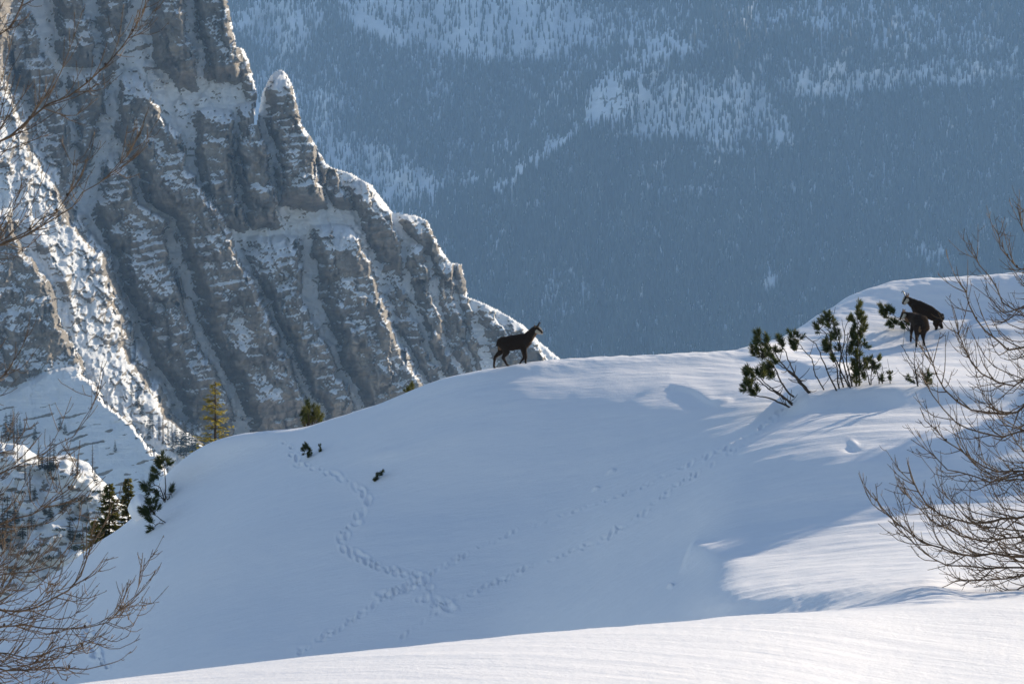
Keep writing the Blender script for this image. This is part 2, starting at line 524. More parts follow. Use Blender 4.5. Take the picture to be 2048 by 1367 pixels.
track(TR2b, 9, 6.0, 2.6, 0.016, 2.5, 0.45, 4)
track(TR3, 9, 6.0, 2.8, 0.02, 3.0, 0.35, 5)
track([(1392, 946), (1470, 900), (1545, 845), (1575, 805)], 9, 6.0, 2.6, 0.018, 3.0, 0.5, 6)
track([(870, 1205), (900, 1215)], 5, 9, 5, 0.04, 5.0, 0.0, 8)
track([(760, 1195), (800, 1180), (840, 1165)], 6, 8, 4, 0.032, 6.0, 0.0, 9)
track([(170, 1250), (185, 1300), (215, 1335)], 10, 8, 5, 0.08, 3.0, 0.0, 10)
HZ2 = HZ + dz
HR2 = 683.5 - HZ2 / (K * HY)
hill_me = mesh_np('snow_hill', np.stack([HX, HY, HZ2], -1).reshape(-1, 3), grid_faces(*HY.shape)[:, ::-1])
hill = link('snow_hill', hill_me, M_SNOW)
tag(hill, 'snow covered hill with animal tracks and a sunlit bank in front', 'snow hill', kind='structure')

def hill_at(px, py):
    """point of the hill seen at a photo position (front side)"""
    c = int(np.argmin(np.abs(HU - px)))
    ok = (T >= 2.0) & (T <= 9.3)
    d = np.abs(HR2[:, c] - py) + np.where(ok, 0, 1e6)
    i = int(np.argmin(d))
    return np.array((HX[i, c], HY[i, c], HZ2[i, c]))

def hill_z(px, Y):
    c = int(np.argmin(np.abs(HU - px)))
    return float(np.interp(Y, HY[:, c], HZ2[:, c]))

# ------------------------------------------------------------------ rock cliff
Y0 = 1400.0
SC = K * Y0
CU = np.arange(-140, 1134, 2.0)
CV = np.concatenate([np.arange(-420, -40, 8.0), np.arange(-40, 1010, 2.0)])
U, V = np.meshgrid(CU, CV)
SIL = np.array([(430, -420), (440, -200), (452, -40), (455, 0), (466, 50), (474, 96), (484, 92), (497, 118), (508, 160), (516, 196),
                (522, 192)], float)
sil_pts = [(-420, 425), (-200, 438), (-40, 452), (0, 455), (50, 466), (92, 474), (97, 488), (125, 500), (160, 508), (184, 516),
           (250, 606), (285, 630), (325, 652), (336, 670), (346, 704), (370, 745), (405, 772), (424, 786), (430, 832), (440, 856),
           (470, 870), (505, 888), (524, 902), (527, 924), (560, 932), (592, 936), (605, 968), (620, 1000), (650, 1050), (680, 1078),
           (715, 1120), (740, 1140), (1010, 1180)]
sp = np.array(sil_pts, float)
sil = np.interp(CV, sp[:, 0], sp[:, 1])
# the freestanding pinnacle: its own outline (apex 560,138)
pin_v = np.array([138, 142, 150, 165, 185, 215, 250, 300], float)
pin_l = np.array([560, 549, 541, 533, 524, 518, 512, 500], float)
pin_r = np.array([561, 568, 576, 584, 590, 597, 606, 640], float)
def facets(x, y, seed):
    '''jittered cells, each a tilted plane: angular blocks'''
    x0 = np.floor(x); y0 = np.floor(y)
    bd = np.full(x.shape, 1e9); out = np.zeros(x.shape)
    for i in (-1, 0, 1):
        for j in (-1, 0, 1):
            cx = x0 + i; cy = y0 + j
            jx = cx + 0.15 + 0.7 * _hash(cx, cy, seed); jy = cy + 0.15 + 0.7 * _hash(cx, cy, seed + 1)
            d = (x - jx) ** 2 + (y - jy) ** 2
            val = (_hash(cx, cy, seed + 2) - 0.5) * 1.6 + (x - jx) * (_hash(cx, cy, seed + 3) - 0.5) * 2.6 + (y - jy) * (_hash(cx, cy, seed + 4) - 0.6) * 1.8
            w = d < bd
            out = np.where(w, val, out); bd = np.where(w, d, bd)
    return out
wu = U + 10 * fbm(U / 55, V / 55, 4, 101) + 5 * fbm(U / 14, V / 14, 3, 102) + 6 * facets(U / 30, V / 46, 105) + 3 * facets(U / 11, V / 15, 106)
wv = V + 9 * fbm(U / 60, V / 60, 4, 103)

TOWERS = [  # left edge, right edge (photo outline of each buttress), how far it stands out (m), snowiness
 ([(-150, -420), (-60, 0), (0, 110), (38, 219), (80, 330), (118, 388)], [(20, -420), (44, 0), (79, 85), (113, 154), (137, 240), (146, 395)], 15, 0.0),
 ([(60, -420), (92, -30), (100, 20), (104, 90), (118, 130)], [(120, -420), (150, -60), (174, 15), (186, 80), (190, 135)], 11, 0.0),
 ([(150, -420), (172, -40), (184, 20), (194, 110), (200, 170)], [(240, -420), (262, -60), (254, 45), (232, 120), (219, 172)], 12, 0.02),
 ([(118, 140), (140, 220), (150, 280), (150, 385)], [(200, 135), (204, 200), (204, 262), (150, 388)], 9, 0.0),
 ([(210, -420), (280, -60), (290, 0), (294, 113), (321, 144), (345, 168)], [(340, -420), (362, -60), (369, 0), (378, 68), (394, 113), (398, 172)], 17, -0.08),
 ([(350, -420), (372, -60), (378, 0), (398, 113), (410, 156)], [(432, -420), (460, -60), (466, 0), (476, 85), (480, 156)], 16, -0.06),
 ([(470, 98), (478, 150), (502, 214)], [(497, 98), (510, 180), (520, 214)], 9, 0.0),
 ([(262, 133), (239, 160), (230, 205), (216, 273), (258, 328), (284, 403), (335, 440), (343, 475), (374, 603), (394, 671), (437, 740), (462, 792), (480, 860)],
  [(268, 133), (292, 171), (320, 219), (361, 273), (374, 321), (405, 380), (458, 445), (478, 500), (505, 560), (538, 612), (570, 703), (618, 798), (648, 860)], 19, 0.04),
 ([(215, 305), (196, 350), (181, 410), (194, 470), (218, 515), (258, 611), (288, 707), (328, 772), (362, 840), (380, 890)],
  [(232, 305), (258, 340), (280, 405), (330, 440), (338, 475), (370, 603), (390, 671), (432, 740), (458, 790), (480, 890)], 15, 0.03),
 ([(368, 222), (383, 328), (410, 403), (448, 456)], [(462, 205), (468, 300), (480, 380), (492, 462)], 14, -0.12),
 ([(462, 200), (468, 300), (480, 380), (490, 456)], [(510, 205), (533, 297), (547, 376), (553, 456)], 17, -0.12),
 ([(554, 139), (526, 171), (519, 215), (533, 256), (543, 335), (549, 408)], [(568, 139), (590, 171), (603, 212), (614, 253), (632, 300), (640, 350), (655, 412)], 17, 0.05),
 ([(614, 262), (628, 310), (640, 360), (655, 412)], [(634, 270), (660, 325), (684, 370), (705, 415)], 12, 0.0),
 ([(474, 478), (498, 545), (530, 607), (556, 660), (598, 735), (640, 820), (660, 870)], [(602, 468), (607, 537), (609, 591), (640, 670), (663, 711), (709, 807), (738, 870)], 16, 0.08),
 ([(609, 462), (626, 557), (628, 616), (660, 703), (678, 745), (716, 812), (742, 870)], [(690, 440), (713, 475), (750, 528), (763, 566), (792, 649), (813, 703), (850, 775), (885, 850)], 18, 0.0),
 ([(665, 345), (690, 400), (722, 470), (757, 528)], [(742, 368), (783, 425), (800, 480), (806, 530)], 11, 0.12),
 ([(768, 545), (770, 590), (798, 655), (820, 710), (856, 780)], [(782, 545), (812, 600), (840, 660), (862, 720), (892, 785)], 11, 0.0),
 ([(804, 470), (812, 520), (822, 590), (845, 660), (868, 720), (896, 770)], [(846, 500), (852, 540), (860, 599), (884, 640), (893, 703), (924, 770)], 11, 0.05),
 ([(790, 428), (806, 470), (850, 512)], [(854, 434), (874, 470), (896, 522)], 10, 0.05),
 ([(862, 528), (868, 600), (890, 650), (898, 703), (926, 760)], [(904, 523), (910, 600), (926, 650), (934, 700), (950, 760)], 11, 0.0),
 ([(906, 526), (912, 600), (930, 660), (950, 745)], [(934, 526), (936, 607), (952, 682), (970, 745)], 12, -0.05),
 ([(940, 600), (965, 660), (990, 740)], [(985, 612), (1030, 690), (1050, 740)], 9, 0.12),
 ([(1000, 640), (1020, 700), (1040, 745)], [(1045, 652), (1085, 700), (1110, 745)], 7, 0.1),
]
# the underlying face: snow chutes, receding to the right
def base_face(u, v):
    stepr = 62 * sstep(-20, 26, u - np.interp(v, [160, 232, 325, 386, 465, 510, 611, 707, 772, 832, 864, 1010], [14, 44, 79, 116, 164, 205, 241, 265, 306, 334, 386, 560]))
    return -84 + 0.64 * SC * u + stepr + SC * 0.62 * (700 - v)
D = base_face(wu, wv)
BASE = D.copy()
prot = np.zeros(U.shape); WID = np.full(U.shape, -1.0)
for wi, (lp, rp2, hgt, sb) in enumerate(TOWERS):
    lp = np.array(lp, float); rp2 = np.array(rp2, float)
    top = 0.5 * (lp[0, 1] + rp2[0, 1]); bot = 0.5 * (lp[-1, 1] + rp2[-1, 1])
    l = np.interp(wv, lp[:, 1], lp[:, 0]); r_ = np.interp(wv, rp2[:, 1], rp2[:, 0])
    el = (lp[-1] - lp[-2]); er = (rp2[-1] - rp2[-2])
    l = l + 0.10 * np.maximum(r_ - l, 0) * (bot < 5000)
    w = np.maximum(r_ - l, 3)
    f = (wu - l) / w
    ok = (f > 0) & (f < 1) & (wv > top)
    g = np.clip(f, 0, 1) ** 1.25
    prof = np.clip(np.minimum(f / 0.24, (1 - f) / 0.12), 0, 1) ** 0.75 * (0.72 + 0.28 * np.clip(f, 0, 1))
    tw_ = np.clip((wv - top) / (w * 0.55 + 10), 0, 1)
    topr = np.sqrt(np.maximum(1 - (1 - tw_) ** 2, 0))
    botr = sstep(bot + 6, bot - 22, wv) if bot < 500 else np.clip((bot + 60 - wv) / 120, 0, 1)
    pr = 1.3 * hgt * prof * topr * botr * ok * np.clip(w / 45, 0.5, 1.5)
    WID = np.where(pr > prot, wi, WID); prot = np.maximum(prot, pr)
D = D - prot
wedge_noise = np.array([t[3] for t in TOWERS] + [0.0])[WID.astype(int)]
tower = np.clip(prot / 4.0, 0, 1)
# near-left: dark banded wall and the sunlit snowy rib beside it
c0v = [380, 420, 502, 571, 651, 700, 784, 860, 930, 1010]; c0u = [0, 20, 52, 109, 121, 153, 189, 262, 330, 400]
c0 = np.interp(wv, c0v, c0u)
wall = (wv > 395 + 0.4 * np.maximum(60 - wu, 0)) & (wu < c0)
dw = 26 * sstep(0, 14, c0 - wu) * sstep(395, 450, wv) * np.where(wv < 760, 1, np.clip(1 - (wv - 760) / 160, 0.35, 1))
D = D - np.where(wall, dw + SC * 0.28 * np.maximum(wv - 420, 0) * 0.0, 0)
c1u = np.interp(wv, [160, 232, 325, 386, 465, 510, 611, 707, 772, 832, 864, 1010], [14, 44, 79, 116, 164, 205, 241, 265, 306, 334, 386, 560])
rib = (wu > c0) & (wu < c1u) & (wv > 200)
fr = np.clip((c1u - wu) / 95.0, 0, 1)
D = D - np.where(wv > 200, sstep(200, 300, wv) * 15 * fr ** 0.9 * (wu < c1u) * np.where(wall, 1.0, 1.0), 0)
# snow apron below the wall
ap = np.array([(-140, 800), (0, 782), (60, 760), (150, 728), (200, 785), (280, 868), (330, 930), (380, 1000)], float)
av = np.interp(wu, ap[:, 0], ap[:, 1])
apron = (wv > av) & (wu < c0 + 6)
apD = -122 + SC * 0.05 * (wu - 60) + SC * 1.15 * (740 - wv)
apw = sstep(0, 10, wv - av) * sstep(8, 0, wu - c0)
D = np.where(apron, D * (1 - apw) + np.minimum(apD, D) * apw, D)
cd = (0.13, 0.9915)
pq = wu * cd[1] - wv * cd[0]; qq = wu * cd[0] + wv * cd[1]
rockw = np.where(apron, 0.12, 0.25 + 0.75 * np.maximum(tower, wall * 0.8 + rib * 0.22))
rp_ = np.random.RandomState(17)
for _ in range(150):
    u0 = rp_.uniform(-60, 1000); v0 = rp_.uniform(-60, 800)
    if u0 > np.interp(v0, sp[:, 0], sp[:, 1]) - 25 or (v0 > 640 and u0 < 220): continue
    sc_ = rp_.uniform(0.4, 1.2)
    slope = rp_.uniform(0.05, 0.45); ln = rp_.uniform(70, 150) * sc_; wl = rp_.uniform(14, 30) * sc_; pr_ = rp_.uniform(2.5, 6.0) * sc_
    a_ = wu - (u0 + slope * (wv - v0)); dn = wv - v0
    prof = np.sqrt(np.maximum(1 - (a_ / np.where(a_ < 0, wl, wl * 0.45)) ** 2, 0))
    topw = sstep(0, 6, dn - np.abs(a_) * 0.5) * np.clip(1 - dn / ln, 0, 1) ** 0.8
    D = D - pr_ * prof * topw * (~apron)
fx_ = pq + 7 * fbm(U / 30, V / 30, 3, 203); fy_ = qq + 9 * fbm(U / 30, V / 30, 3, 204)
rel = 4.4 * facets(fx_ / 40, fy_ / 110, 611) + 1.9 * facets(fx_ / 16, fy_ / 42, 621) + 0.9 * facets(fx_ / 8, fy_ / 13, 631)
rel += -3.0 * (ridged(pq / 40, qq / 200, 4, 201) - 0.35) + 1.6 * fbm(U / 12, V / 16, 4, 221)
D = D + rel * rockw
s1 = (V + 0.17 * U + 9 * fbm(U / 80, V / 80, 3, 231)) / 17.0
f1 = s1 - np.floor(s1)
amp1 = 3.2 * sstep(-0.35, 0.45, fbm(U / 90, V / 90, 3, 241)) * (0.3 + 0.7 * tower)
D = D + amp1 * (f1 - sstep(0.70, 1.0, f1)) * np.where(apron, 0.25, 1)
s2 = (V + 0.20 * U + 5 * fbm(U / 25, V / 25, 3, 251)) / 7.0
f2 = s2 - np.floor(s2)
amp2 = np.where(rib, 0.4, 1.0) * sstep(-0.2, 0.5, fbm(U / 45 + 7, V / 45, 3, 261))
D = D + amp2 * (f2 - sstep(0.65, 1.0, f2)) * np.where(apron, 0.5, 1)

# silhouette: surface curls back at the outline
silw = sil[:, None] + (3.0 * fbm(V / 14, V * 0 + 3, 3, 271) + 2.0 * fbm(V / 5, V * 0 + 1, 2, 272)) * (V > -40)
inside = U < silw
sd = silw - U
pl = np.interp(V, pin_v, pin_l) + 2 * fbm(V / 9, V * 0 + 8, 3, 273); pr = np.interp(V, pin_v, pin_r) + 2 * fbm(V / 8, V * 0 + 4, 3, 274)
in_pin = (V > 138) & (V < 250) & (U > pl) & (U < pr)
sd_pin = np.where(in_pin, np.minimum(np.minimum(U - pl, pr - U), (V - 138) * 1.2 + 2), -1)
main_in = inside & ~((V > 184) & (V < 250) & (U > 508))
# below the notch the outline runs on the pinnacle's side
blend = (V >= 184) & (V < 250)
main_sd = np.where(blend, 516 - (V - 184) * 0.12 - U, sd)
main_in = main_sd > 0
mask = main_in | in_pin
sdd = np.maximum(np.where(main_in, main_sd, -1), sd_pin)
curl = 9.0 * np.clip(1 - sdd / 11.0, 0, 1) ** 2
curl = np.where((V > 250) | in_pin | main_in, curl, 0)
D = D + curl
# smooth copy for hollow detection
def blur(a, r, it=2):
    for _ in range(it):
        for ax in (0, 1):
            c = np.cumsum(np.concatenate([np.repeat(np.take(a, [0], ax), r + 1, ax), a, np.repeat(np.take(a, [-1], ax), r, ax)], ax), ax)
            n = a.shape[ax]
            a = (np.take(c, np.arange(2 * r + 1, 2 * r + 1 + n), ax) - np.take(c, np.arange(0, n), ax)) / (2 * r + 1)
    return a
Dc = np.clip(D, -200, 500)
Db = blur(Dc, 11)
hollow = np.clip((Dc - Db) / 8.0, -0.35, 1)
YY = Y0 + D
CX = (U - 1024) * K * YY; CZ = (683.5 - V) * K * YY
PC = np.stack([CX, YY, CZ], -1)
def normals(PC):
    du = np.gradient(PC, axis=1); dv = np.gradient(PC, axis=0)
    n = np.cross(dv, du); n /= np.linalg.norm(n, axis=-1, keepdims=True) + 1e-9
    n[n[..., 1] > 0] *= -1
    return n
N = normals(PC)
Nb = normals(np.stack([(U - 1024) * K * (Y0 + blur(Dc, 3)), Y0 + blur(Dc, 3), (683.5 - V) * K * (Y0 + blur(Dc, 3))], -1))
snow = 0.60 + 1.05 * (N[..., 2] - 0.50) + 0.8 * (Nb[..., 2] - 0.50) + 0.50 * hollow + 0.38 * fbm(U / 46, V / 46, 3, 281) + wedge_noise
snow = snow + 0.42 * (1 - tower) * (~wall) - 0.05 * tower
snow = np.where(wall & ~apron, snow - 0.16, snow)
snow = np.where(rib & ~apron, snow - 0.08 + 0.35 * fbm(U / 35, V / 70, 3, 293), snow)
band = sstep(0.05, 0.4, np.sin((V + 0.27 * U + 6 * fbm(U / 50, V / 30, 3, 292)) / 2.6) * 0.5 + 0.9 * fbm(U / 45, V / 14, 3, 291) - 0.30 + 0.5 * fbm(U / 60, V / 30, 2, 294)) * sstep(780, 830, V)
snow = np.where(apron, 0.98 - 0.72 * band, snow)
snow = np.clip(snow, 0, 1.2)
tint = sstep(0.05, 0.45, fbm(pq / 30, qq / 55, 3, 301)) * 0.65
ids = np.full(U.shape, -1); keep = mask
fc = keep[:-1, :-1] & keep[:-1, 1:] & keep[1:, 1:] & keep[1:, :-1]
faces = grid_faces(*U.shape)[fc.ravel()]
used = np.zeros(U.size, bool); used[faces.ravel()] = True
remap = np.cumsum(used) - 1
cliff_me = mesh_np('rock_cliff', PC.reshape(-1, 3)[used], remap[faces][:, ::-1], {'snow': snow.ravel()[used], 'tint': tint.ravel()[used]})
dd4 = np.stack([D[:-1, :-1], D[:-1, 1:], D[1:, 1:], D[1:, :-1]], -1)
sharp = (dd4.max(-1) - dd4.min(-1)).ravel()[fc.ravel()] > 7.0
if len(cliff_me.polygons) == len(sharp):
    cliff_me.polygons.foreach_set('use_smooth', ~sharp)
cliff = link('rock_cliff', cliff_me, M_ROCK)
tag(cliff, 'steep grey rock cliff of snow dusted pinnacles and gullies', 'cliff', kind='structure')

def cliff_at(px, py):
    c = int(np.argmin(np.abs(CU - px))); r = int(np.argmin(np.abs(CV - py)))
    return PC[r, c]

# ------------------------------------------------------------------ snowy knoll between hill and cliff
KU = np.arange(-160, 420, 2.5); KV = np.arange(0, 1.0001, 1 / 150.0)
kc = np.array([(-160, 872), (0, 884), (48, 890), (81, 915), (133, 908), (178, 926), (193, 948), (219, 974), (262, 1030), (320, 1100), (420, 1200)], float)
ktop = np.interp(KU, kc[:, 0], kc[:, 1]) + 3 * fbm(KU / 18, KU * 0, 3, 401)
kU = np.broadcast_to(KU[None, :], (len(KV), len(KU)))
kT = np.broadcast_to(KV[:, None], kU.shape)
kV = ktop[None, :] + (1330 - ktop[None, :]) * kT
kY = 560 - 40 * kT ** 0.8 + 7 * fbm(kU / 60, kV / 40, 3, 411) + 0.8 * fbm(kU / 14, kV / 9, 3, 421) + 4 * (1 - np.clip(kT / 0.04, 0, 1)) ** 2
PK = np.stack([(kU - 1024) * K * kY, kY, (683.5 - kV) * K * kY], -1)
ksn = 0.80 - 0.55 * sstep(0.05, 0.35, fbm(kU / 26, kV / 12, 4, 431))
back = PK[0] + np.array((0, 60.0, -35.0))
PKf = np.concatenate([back[None], PK], 0)
ksf = np.concatenate([ksn[:1], ksn], 0)
M_ROCK2 = rock_snow_material('snowy_boulders', 3.0)
knoll_me = mesh_np('snowy_knoll', PKf.reshape(-1, 3), grid_faces(*PKf.shape[:2])[:, ::-1], {'snow': ksf.ravel(), 'tint': ksf.ravel() * 0})
knoll = link('snowy_knoll', knoll_me, M_ROCK2)
tag(knoll, 'snowy knoll with boulders and dwarf pines below the cliff', 'knoll', kind='structure')
def knoll_at(px, py):
    c = int(np.argmin(np.abs(KU - px))); r = int(np.argmin(np.abs(kV[:, c] - py)))
    return PK[r, c]

# ------------------------------------------------------------------ far mountain with forest
FU = np.arange(300, 2300, 7.0); FV = np.concatenate([np.arange(-160, 720, 7.0), np.arange(720, 1300, 20.0)])
fu, fv = np.meshgrid(FU, FV)
def far_depth(fu, fv):
    ws = fu + 14 * fbm(fu / 90, fv / 90, 3, 501)
    base = 5900 - 1.75 * fv + 0.10 * (fu - 1000)
    base = base + 140 * fbm(fu / 260, fv / 420, 4, 511) - 110 * ridged(fu / 160 + fv / 500, fv / 600, 3, 521)
    ridge = np.array([(1420, -160), (1440, 20), (1400, 80), (1372, 92), (1335, 112), (1300, 146), (1250, 150), (1205, 178), (1185, 228), (1150, 258),
                      (1100, 300), (1050, 345), (990, 386), (920, 425), (850, 455), (780, 520), (700, 640), (560, 900), (300, 1300)], float)
    L = np.interp(fv, ridge[:, 1], ridge[:, 0])
    sp_ = 5350 - 1.55 * fv + 0.16 * (ws - L) * (ws > L) + 3.2 * np.maximum(L - ws, 0)
    sp_ = sp_ + 55 * fbm(fu / 170 + 3, fv / 260, 4, 531) - 80 * ridged(fu / 150 + fv / 400, fv / 520, 3, 541)
    sp_ = sp_ + 2.0 * np.maximum(90 - fv, 0)
    return np.minimum(base, sp_), sp_ < base
fD, _ = far_depth(fu, fv)
fD = fD + 16 * fbm(fu / 30, fv / 30, 3, 551)
fD = np.maximum(fD, 3000)
PF = np.stack([(fu - 1024) * K * fD, fD, (683.5 - fv) * K * fD], -1)
OPEN = [  # clearings: centre, half sizes, tilt, openness
 (745, 55, 75, 17, 22, 1.0), (720, 35, 40, 10, 15, 0.9), (790, 85, 40, 10, 20, 0.8), (1000, 70, 220, 62, 0, 0.86), (1080, 40, 100, 50, 0, 0.88),
 (560, 50, 90, 64, 0, 0.72), (1055, 12, 36, 40, 0, 0.9), (640, 250, 60, 90, 0, 0.6), (700, 335, 100, 60, 0, 0.72), (800, 372, 100, 42, 0, 0.84),
 (560, 190, 60, 70, 0, 0.6), (1030, 362, 60, 13, -35, 1.0), (1115, 295, 60, 11, -38, 0.95), (1225, 205, 42, 48, -30, 1.0), (1190, 240, 30, 20, -50, 0.9), (1260, 160, 36, 14, -10, 0.8),
 (1400, 225, 160, 70, 5, 0.82), (1330, 262, 120, 16, -8, 0.9), (1500, 190, 60, 26, 25, 0.8), (1555, 265, 32, 34, 0, 0.8), (1430, 306, 80, 10, -3, 0.75), (1500, 240, 60, 40, 0, 0.7),
 (1640, 170, 80, 46, 0, 0.7), (1760, 165, 160, 24, 0, 0.7), (1920, 150, 150, 28, -4, 0.64), (1300, 105, 64, 38, -20, 0.7), (1372, 100, 46, 18, 0, 0.8), (1320, 125, 30, 20, -40, 0.8),
 (1640, 50, 25, 10, 0, 0.6), (1700, 40, 220, 34, 0, 0.45), (1880, 90, 170, 34, 0, 0.48), (1545, 578, 17, 20, 0, 1.0), (1560, 555, 14, 14, 0, 0.6), (1740, 355, 26, 9, -20, 0.5), (1868, 325, 16, 10, 0, 0.6),
 (1850, 510, 50, 30, 20, 0.55), (996, 526, 9, 5, 0, 1.0), (1130, 600, 70, 60, 0, 0.42), (1065, 425, 30, 9, -50, 0.5), (1380, 390, 90, 18, 0, 0.45), (1600, 385, 40, 9, 0, 0.35),
 (1620, 130, 60, 20, 0, 0.4), (1230, 60, 70, 44, 0, 0.6), (900, 10, 250, 36, 0, 0.8), (880, 190, 30, 30, 0, 0.25), (1110, 175, 40, 12, 0, 0.5), (2020, 330, 40, 60, 0, 0.25),
]
def openness(u, v):
    o = np.zeros_like(u)
    uu = u + 16 * fbm(u / 40, v / 40, 3, 561); vv = v + 16 * fbm(u / 40, v / 40, 3, 562)
    for (cx, cy, rx, ry, an, op) in OPEN:
        a = math.radians(an)
        p = ((uu - cx) * math.cos(a) + (vv - cy) * math.sin(a)) / rx; q = (-(uu - cx) * math.sin(a) + (vv - cy) * math.cos(a)) / ry
        o = np.maximum(o, op * sstep(1.25, 0.7, np.sqrt(p * p + q * q)))
    return o
frock = np.exp(-(((fu - 1225) / 48) ** 2 + ((fv - 205) / 50) ** 2)) + 0.8 * np.exp(-(((fu - 800) / 90) ** 2 + ((fv - 375) / 36) ** 2))
fsn = 1.1 - 0.9 * frock * sstep(-0.05, 0.2, fbm(fu / 12, fv / 8, 3, 571))
M_ROCK3 = rock_snow_material('far_snowy_rock', 0.25)
far_me = mesh_np('far_mountain', PF.reshape(-1, 3), grid_faces(*fu.shape)[:, ::-1], {'snow': fsn.ravel(), 'tint': fsn.ravel() * 0})
far = link('far_mountain', far_me, M_ROCK3)
tag(far, 'far snowy mountainside with a spur, fading into blue haze', 'mountain', kind='structure')

# forest: tens of thousands of spruces, one mass
rs = np.random.RandomState(5)
NT = 90000
tu = rs.uniform(420, 2130, NT); tv = rs.uniform(-120, 760, NT)
from_c = rs.uniform(0, 1, NT)
op = openness(tu, tv)
streak = fbm(tu / 9, tv / 70, 3, 581)
dens = np.clip(1.0 - op * (0.93 + 0.5 * streak) + 0.0, 0.0, 1)
dens = np.where((op < 0.05) & (fbm(tu / 18, tv / 55, 3, 591) > 0.42), 0.35, dens)
kp = from_c < dens
csil = np.interp(tv, np.concatenate([CV]), sil) - 30
kp &= tu > csil
tu = tu[kp]; tv = tv[kp]
td = far_depth(tu, tv)[0] + 16 * fbm(tu / 30, tv / 30, 3, 551)
tp = np.stack([(tu - 1024) * K * td, td, (683.5 - tv) * K * td], -1)
th = rs.uniform(10, 26, len(tu)) * (1 + 0.35 * fbm(tu / 60, tv / 40, 2, 597)) * (1 - 0.25 * openness(tu, tv)); tw = th * rs.uniform(0.085, 0.125, len(tu))
def forest_mesh(tp, th, tw, sides=4):
    n = len(tp)
    a = np.arange(sides) * 2 * np.pi / sides
    rings = [(0.05, 1.0), (0.45, 0.62), (0.40, 0.85)]
    rot = rs.uniform(0, 6.28, n)
    vs_ = []
    prof = [(0.0, 0.85), (0.42, 0.80)]
    for h, r in prof:
        ang = a[None, :] + rot[:, None]
        rr = (tw * r)[:, None] * rs.uniform(0.75, 1.25, (n, sides))
        vs_.append(np.stack([tp[:, 0:1] + rr * np.cos(ang), tp[:, 1:2] + rr * np.sin(ang), tp[:, 2:3] - 1 + (th * h)[:, None] + 0 * ang], -1))
    apex = tp + np.stack([th * 0, th * 0, th], -1)
    v = np.concatenate([np.concatenate(vs_, 1), apex[:, None, :]], 1)
    m = v.shape[1]
    q = []
    for lv in range(1):
        for j in range(sides):
            q.append((lv * sides + j, lv * sides + (j + 1) % sides, (lv + 1) * sides + (j + 1) % sides, (lv + 1) * sides + j))
    t = [(sides + j, sides + (j + 1) % sides, 2 * sides) for j in range(sides)]
    off = (np.arange(n) * m)[:, None, None]
    Q = (np.array(q)[None] + off).reshape(-1, 4); Tt = (np.array(t)[None] + off).reshape(-1, 3)
    tone = np.clip(rs.uniform(0, 1, n) ** 2 * 0.8 + 0.5 * sstep(-0.1, 0.5, fbm(tp[:, 0] / 120, tp[:, 2] / 120, 3, 596)) * rs.uniform(0, 1, n), 0, 1)
    return mesh_np('forest', v.reshape(-1, 3), [Q, Tt], {'tone': np.repeat(tone, m)}, False)
forest = link('forest', forest_mesh(tp, th, tw), M_FOREST)
tag(forest, 'dense dark spruce forest covering the far mountainside', 'forest', kind='stuff')

# valley floor
vf = mesh_np('valley_floor', np.array([(-2600, 90, -460), (3600, 90, -460), (3600, 6800, -460), (-2600, 6800, -460)], float), np.array([[0, 1, 2, 3]]), None, False)
tag(link('valley_floor', vf, M_SNOW), 'snowy valley floor hidden below the hill', 'valley', kind='structure')

# ------------------------------------------------------------------ haze
def box_mesh(name, lo, hi):
    x0, y0, z0 = lo; x1, y1, z1 = hi
    v = np.array([(x, y, z) for z in (z0, z1) for y in (y0, y1) for x in (x0, x1)], float)
    f = np.array([(0, 2, 3, 1), (4, 5, 7, 6), (0, 1, 5, 4), (2, 6, 7, 3), (0, 4, 6, 2), (1, 3, 7, 5)])
    return mesh_np(name, v, f, None, False)
hm = bpy.data.materials.new('haze'); hm.use_nodes = True
hm.node_tree.nodes.clear()
ho = hm.node_tree.nodes.new('ShaderNodeOutputMaterial')
pv = hm.node_tree.nodes.new('ShaderNodeVolumePrincipled')
pv.inputs['Color'].default_value = (0.41, 0.665, 1.0, 1)
pv.inputs['Density'].default_value = 0.8e-4
pv.inputs['Anisotropy'].default_value = -0.35
hm.node_tree.links.new(pv.outputs[0], ho.inputs['Volume'])
haze = link('haze', box_mesh('haze', (-2700, -60, -461), (3700, 6900, 980)), hm)
tag(haze, 'thin blue haze filling the mountain valley', 'haze', kind='stuff')

# ------------------------------------------------------------------ chamois
def coat_material():
    m, nt, b, out = new_mat('chamois_coat')
    at = node(nt, 'ShaderNodeAttribute', attribute_name='coat')
    n = noise(nt, coords(nt, (1, 1, 1)), 55, 4, 0.7)
    col = mixc(nt, mth(nt, 'MULTIPLY', n, 0.45), at.outputs['Color'], (0.03, 0.02, 0.013))
    nt.links.new(col, b.inputs['Base Color'])
    b.inputs['Roughness'].default_value = 0.75
    b.inputs['Specular IOR Level'].default_value = 0.15
    b.inputs['Sheen Weight'].default_value = 0.05
    b.inputs['Sheen Roughness'].default_value = 0.35
    b.inputs['Sheen Tint'].default_value = (0.9, 0.7, 0.5, 1)
    bp = node(nt, 'ShaderNodeBump', Strength=0.8, Distance=0.012)
    nt.links.new(noise(nt, coords(nt, (1, 1, 2.5)), 70, 3, 0.7), bp.inputs['Height'])
    nt.links.new(bp.outputs[0], b.inputs['Normal'])
    return m
M_COAT = coat_material()
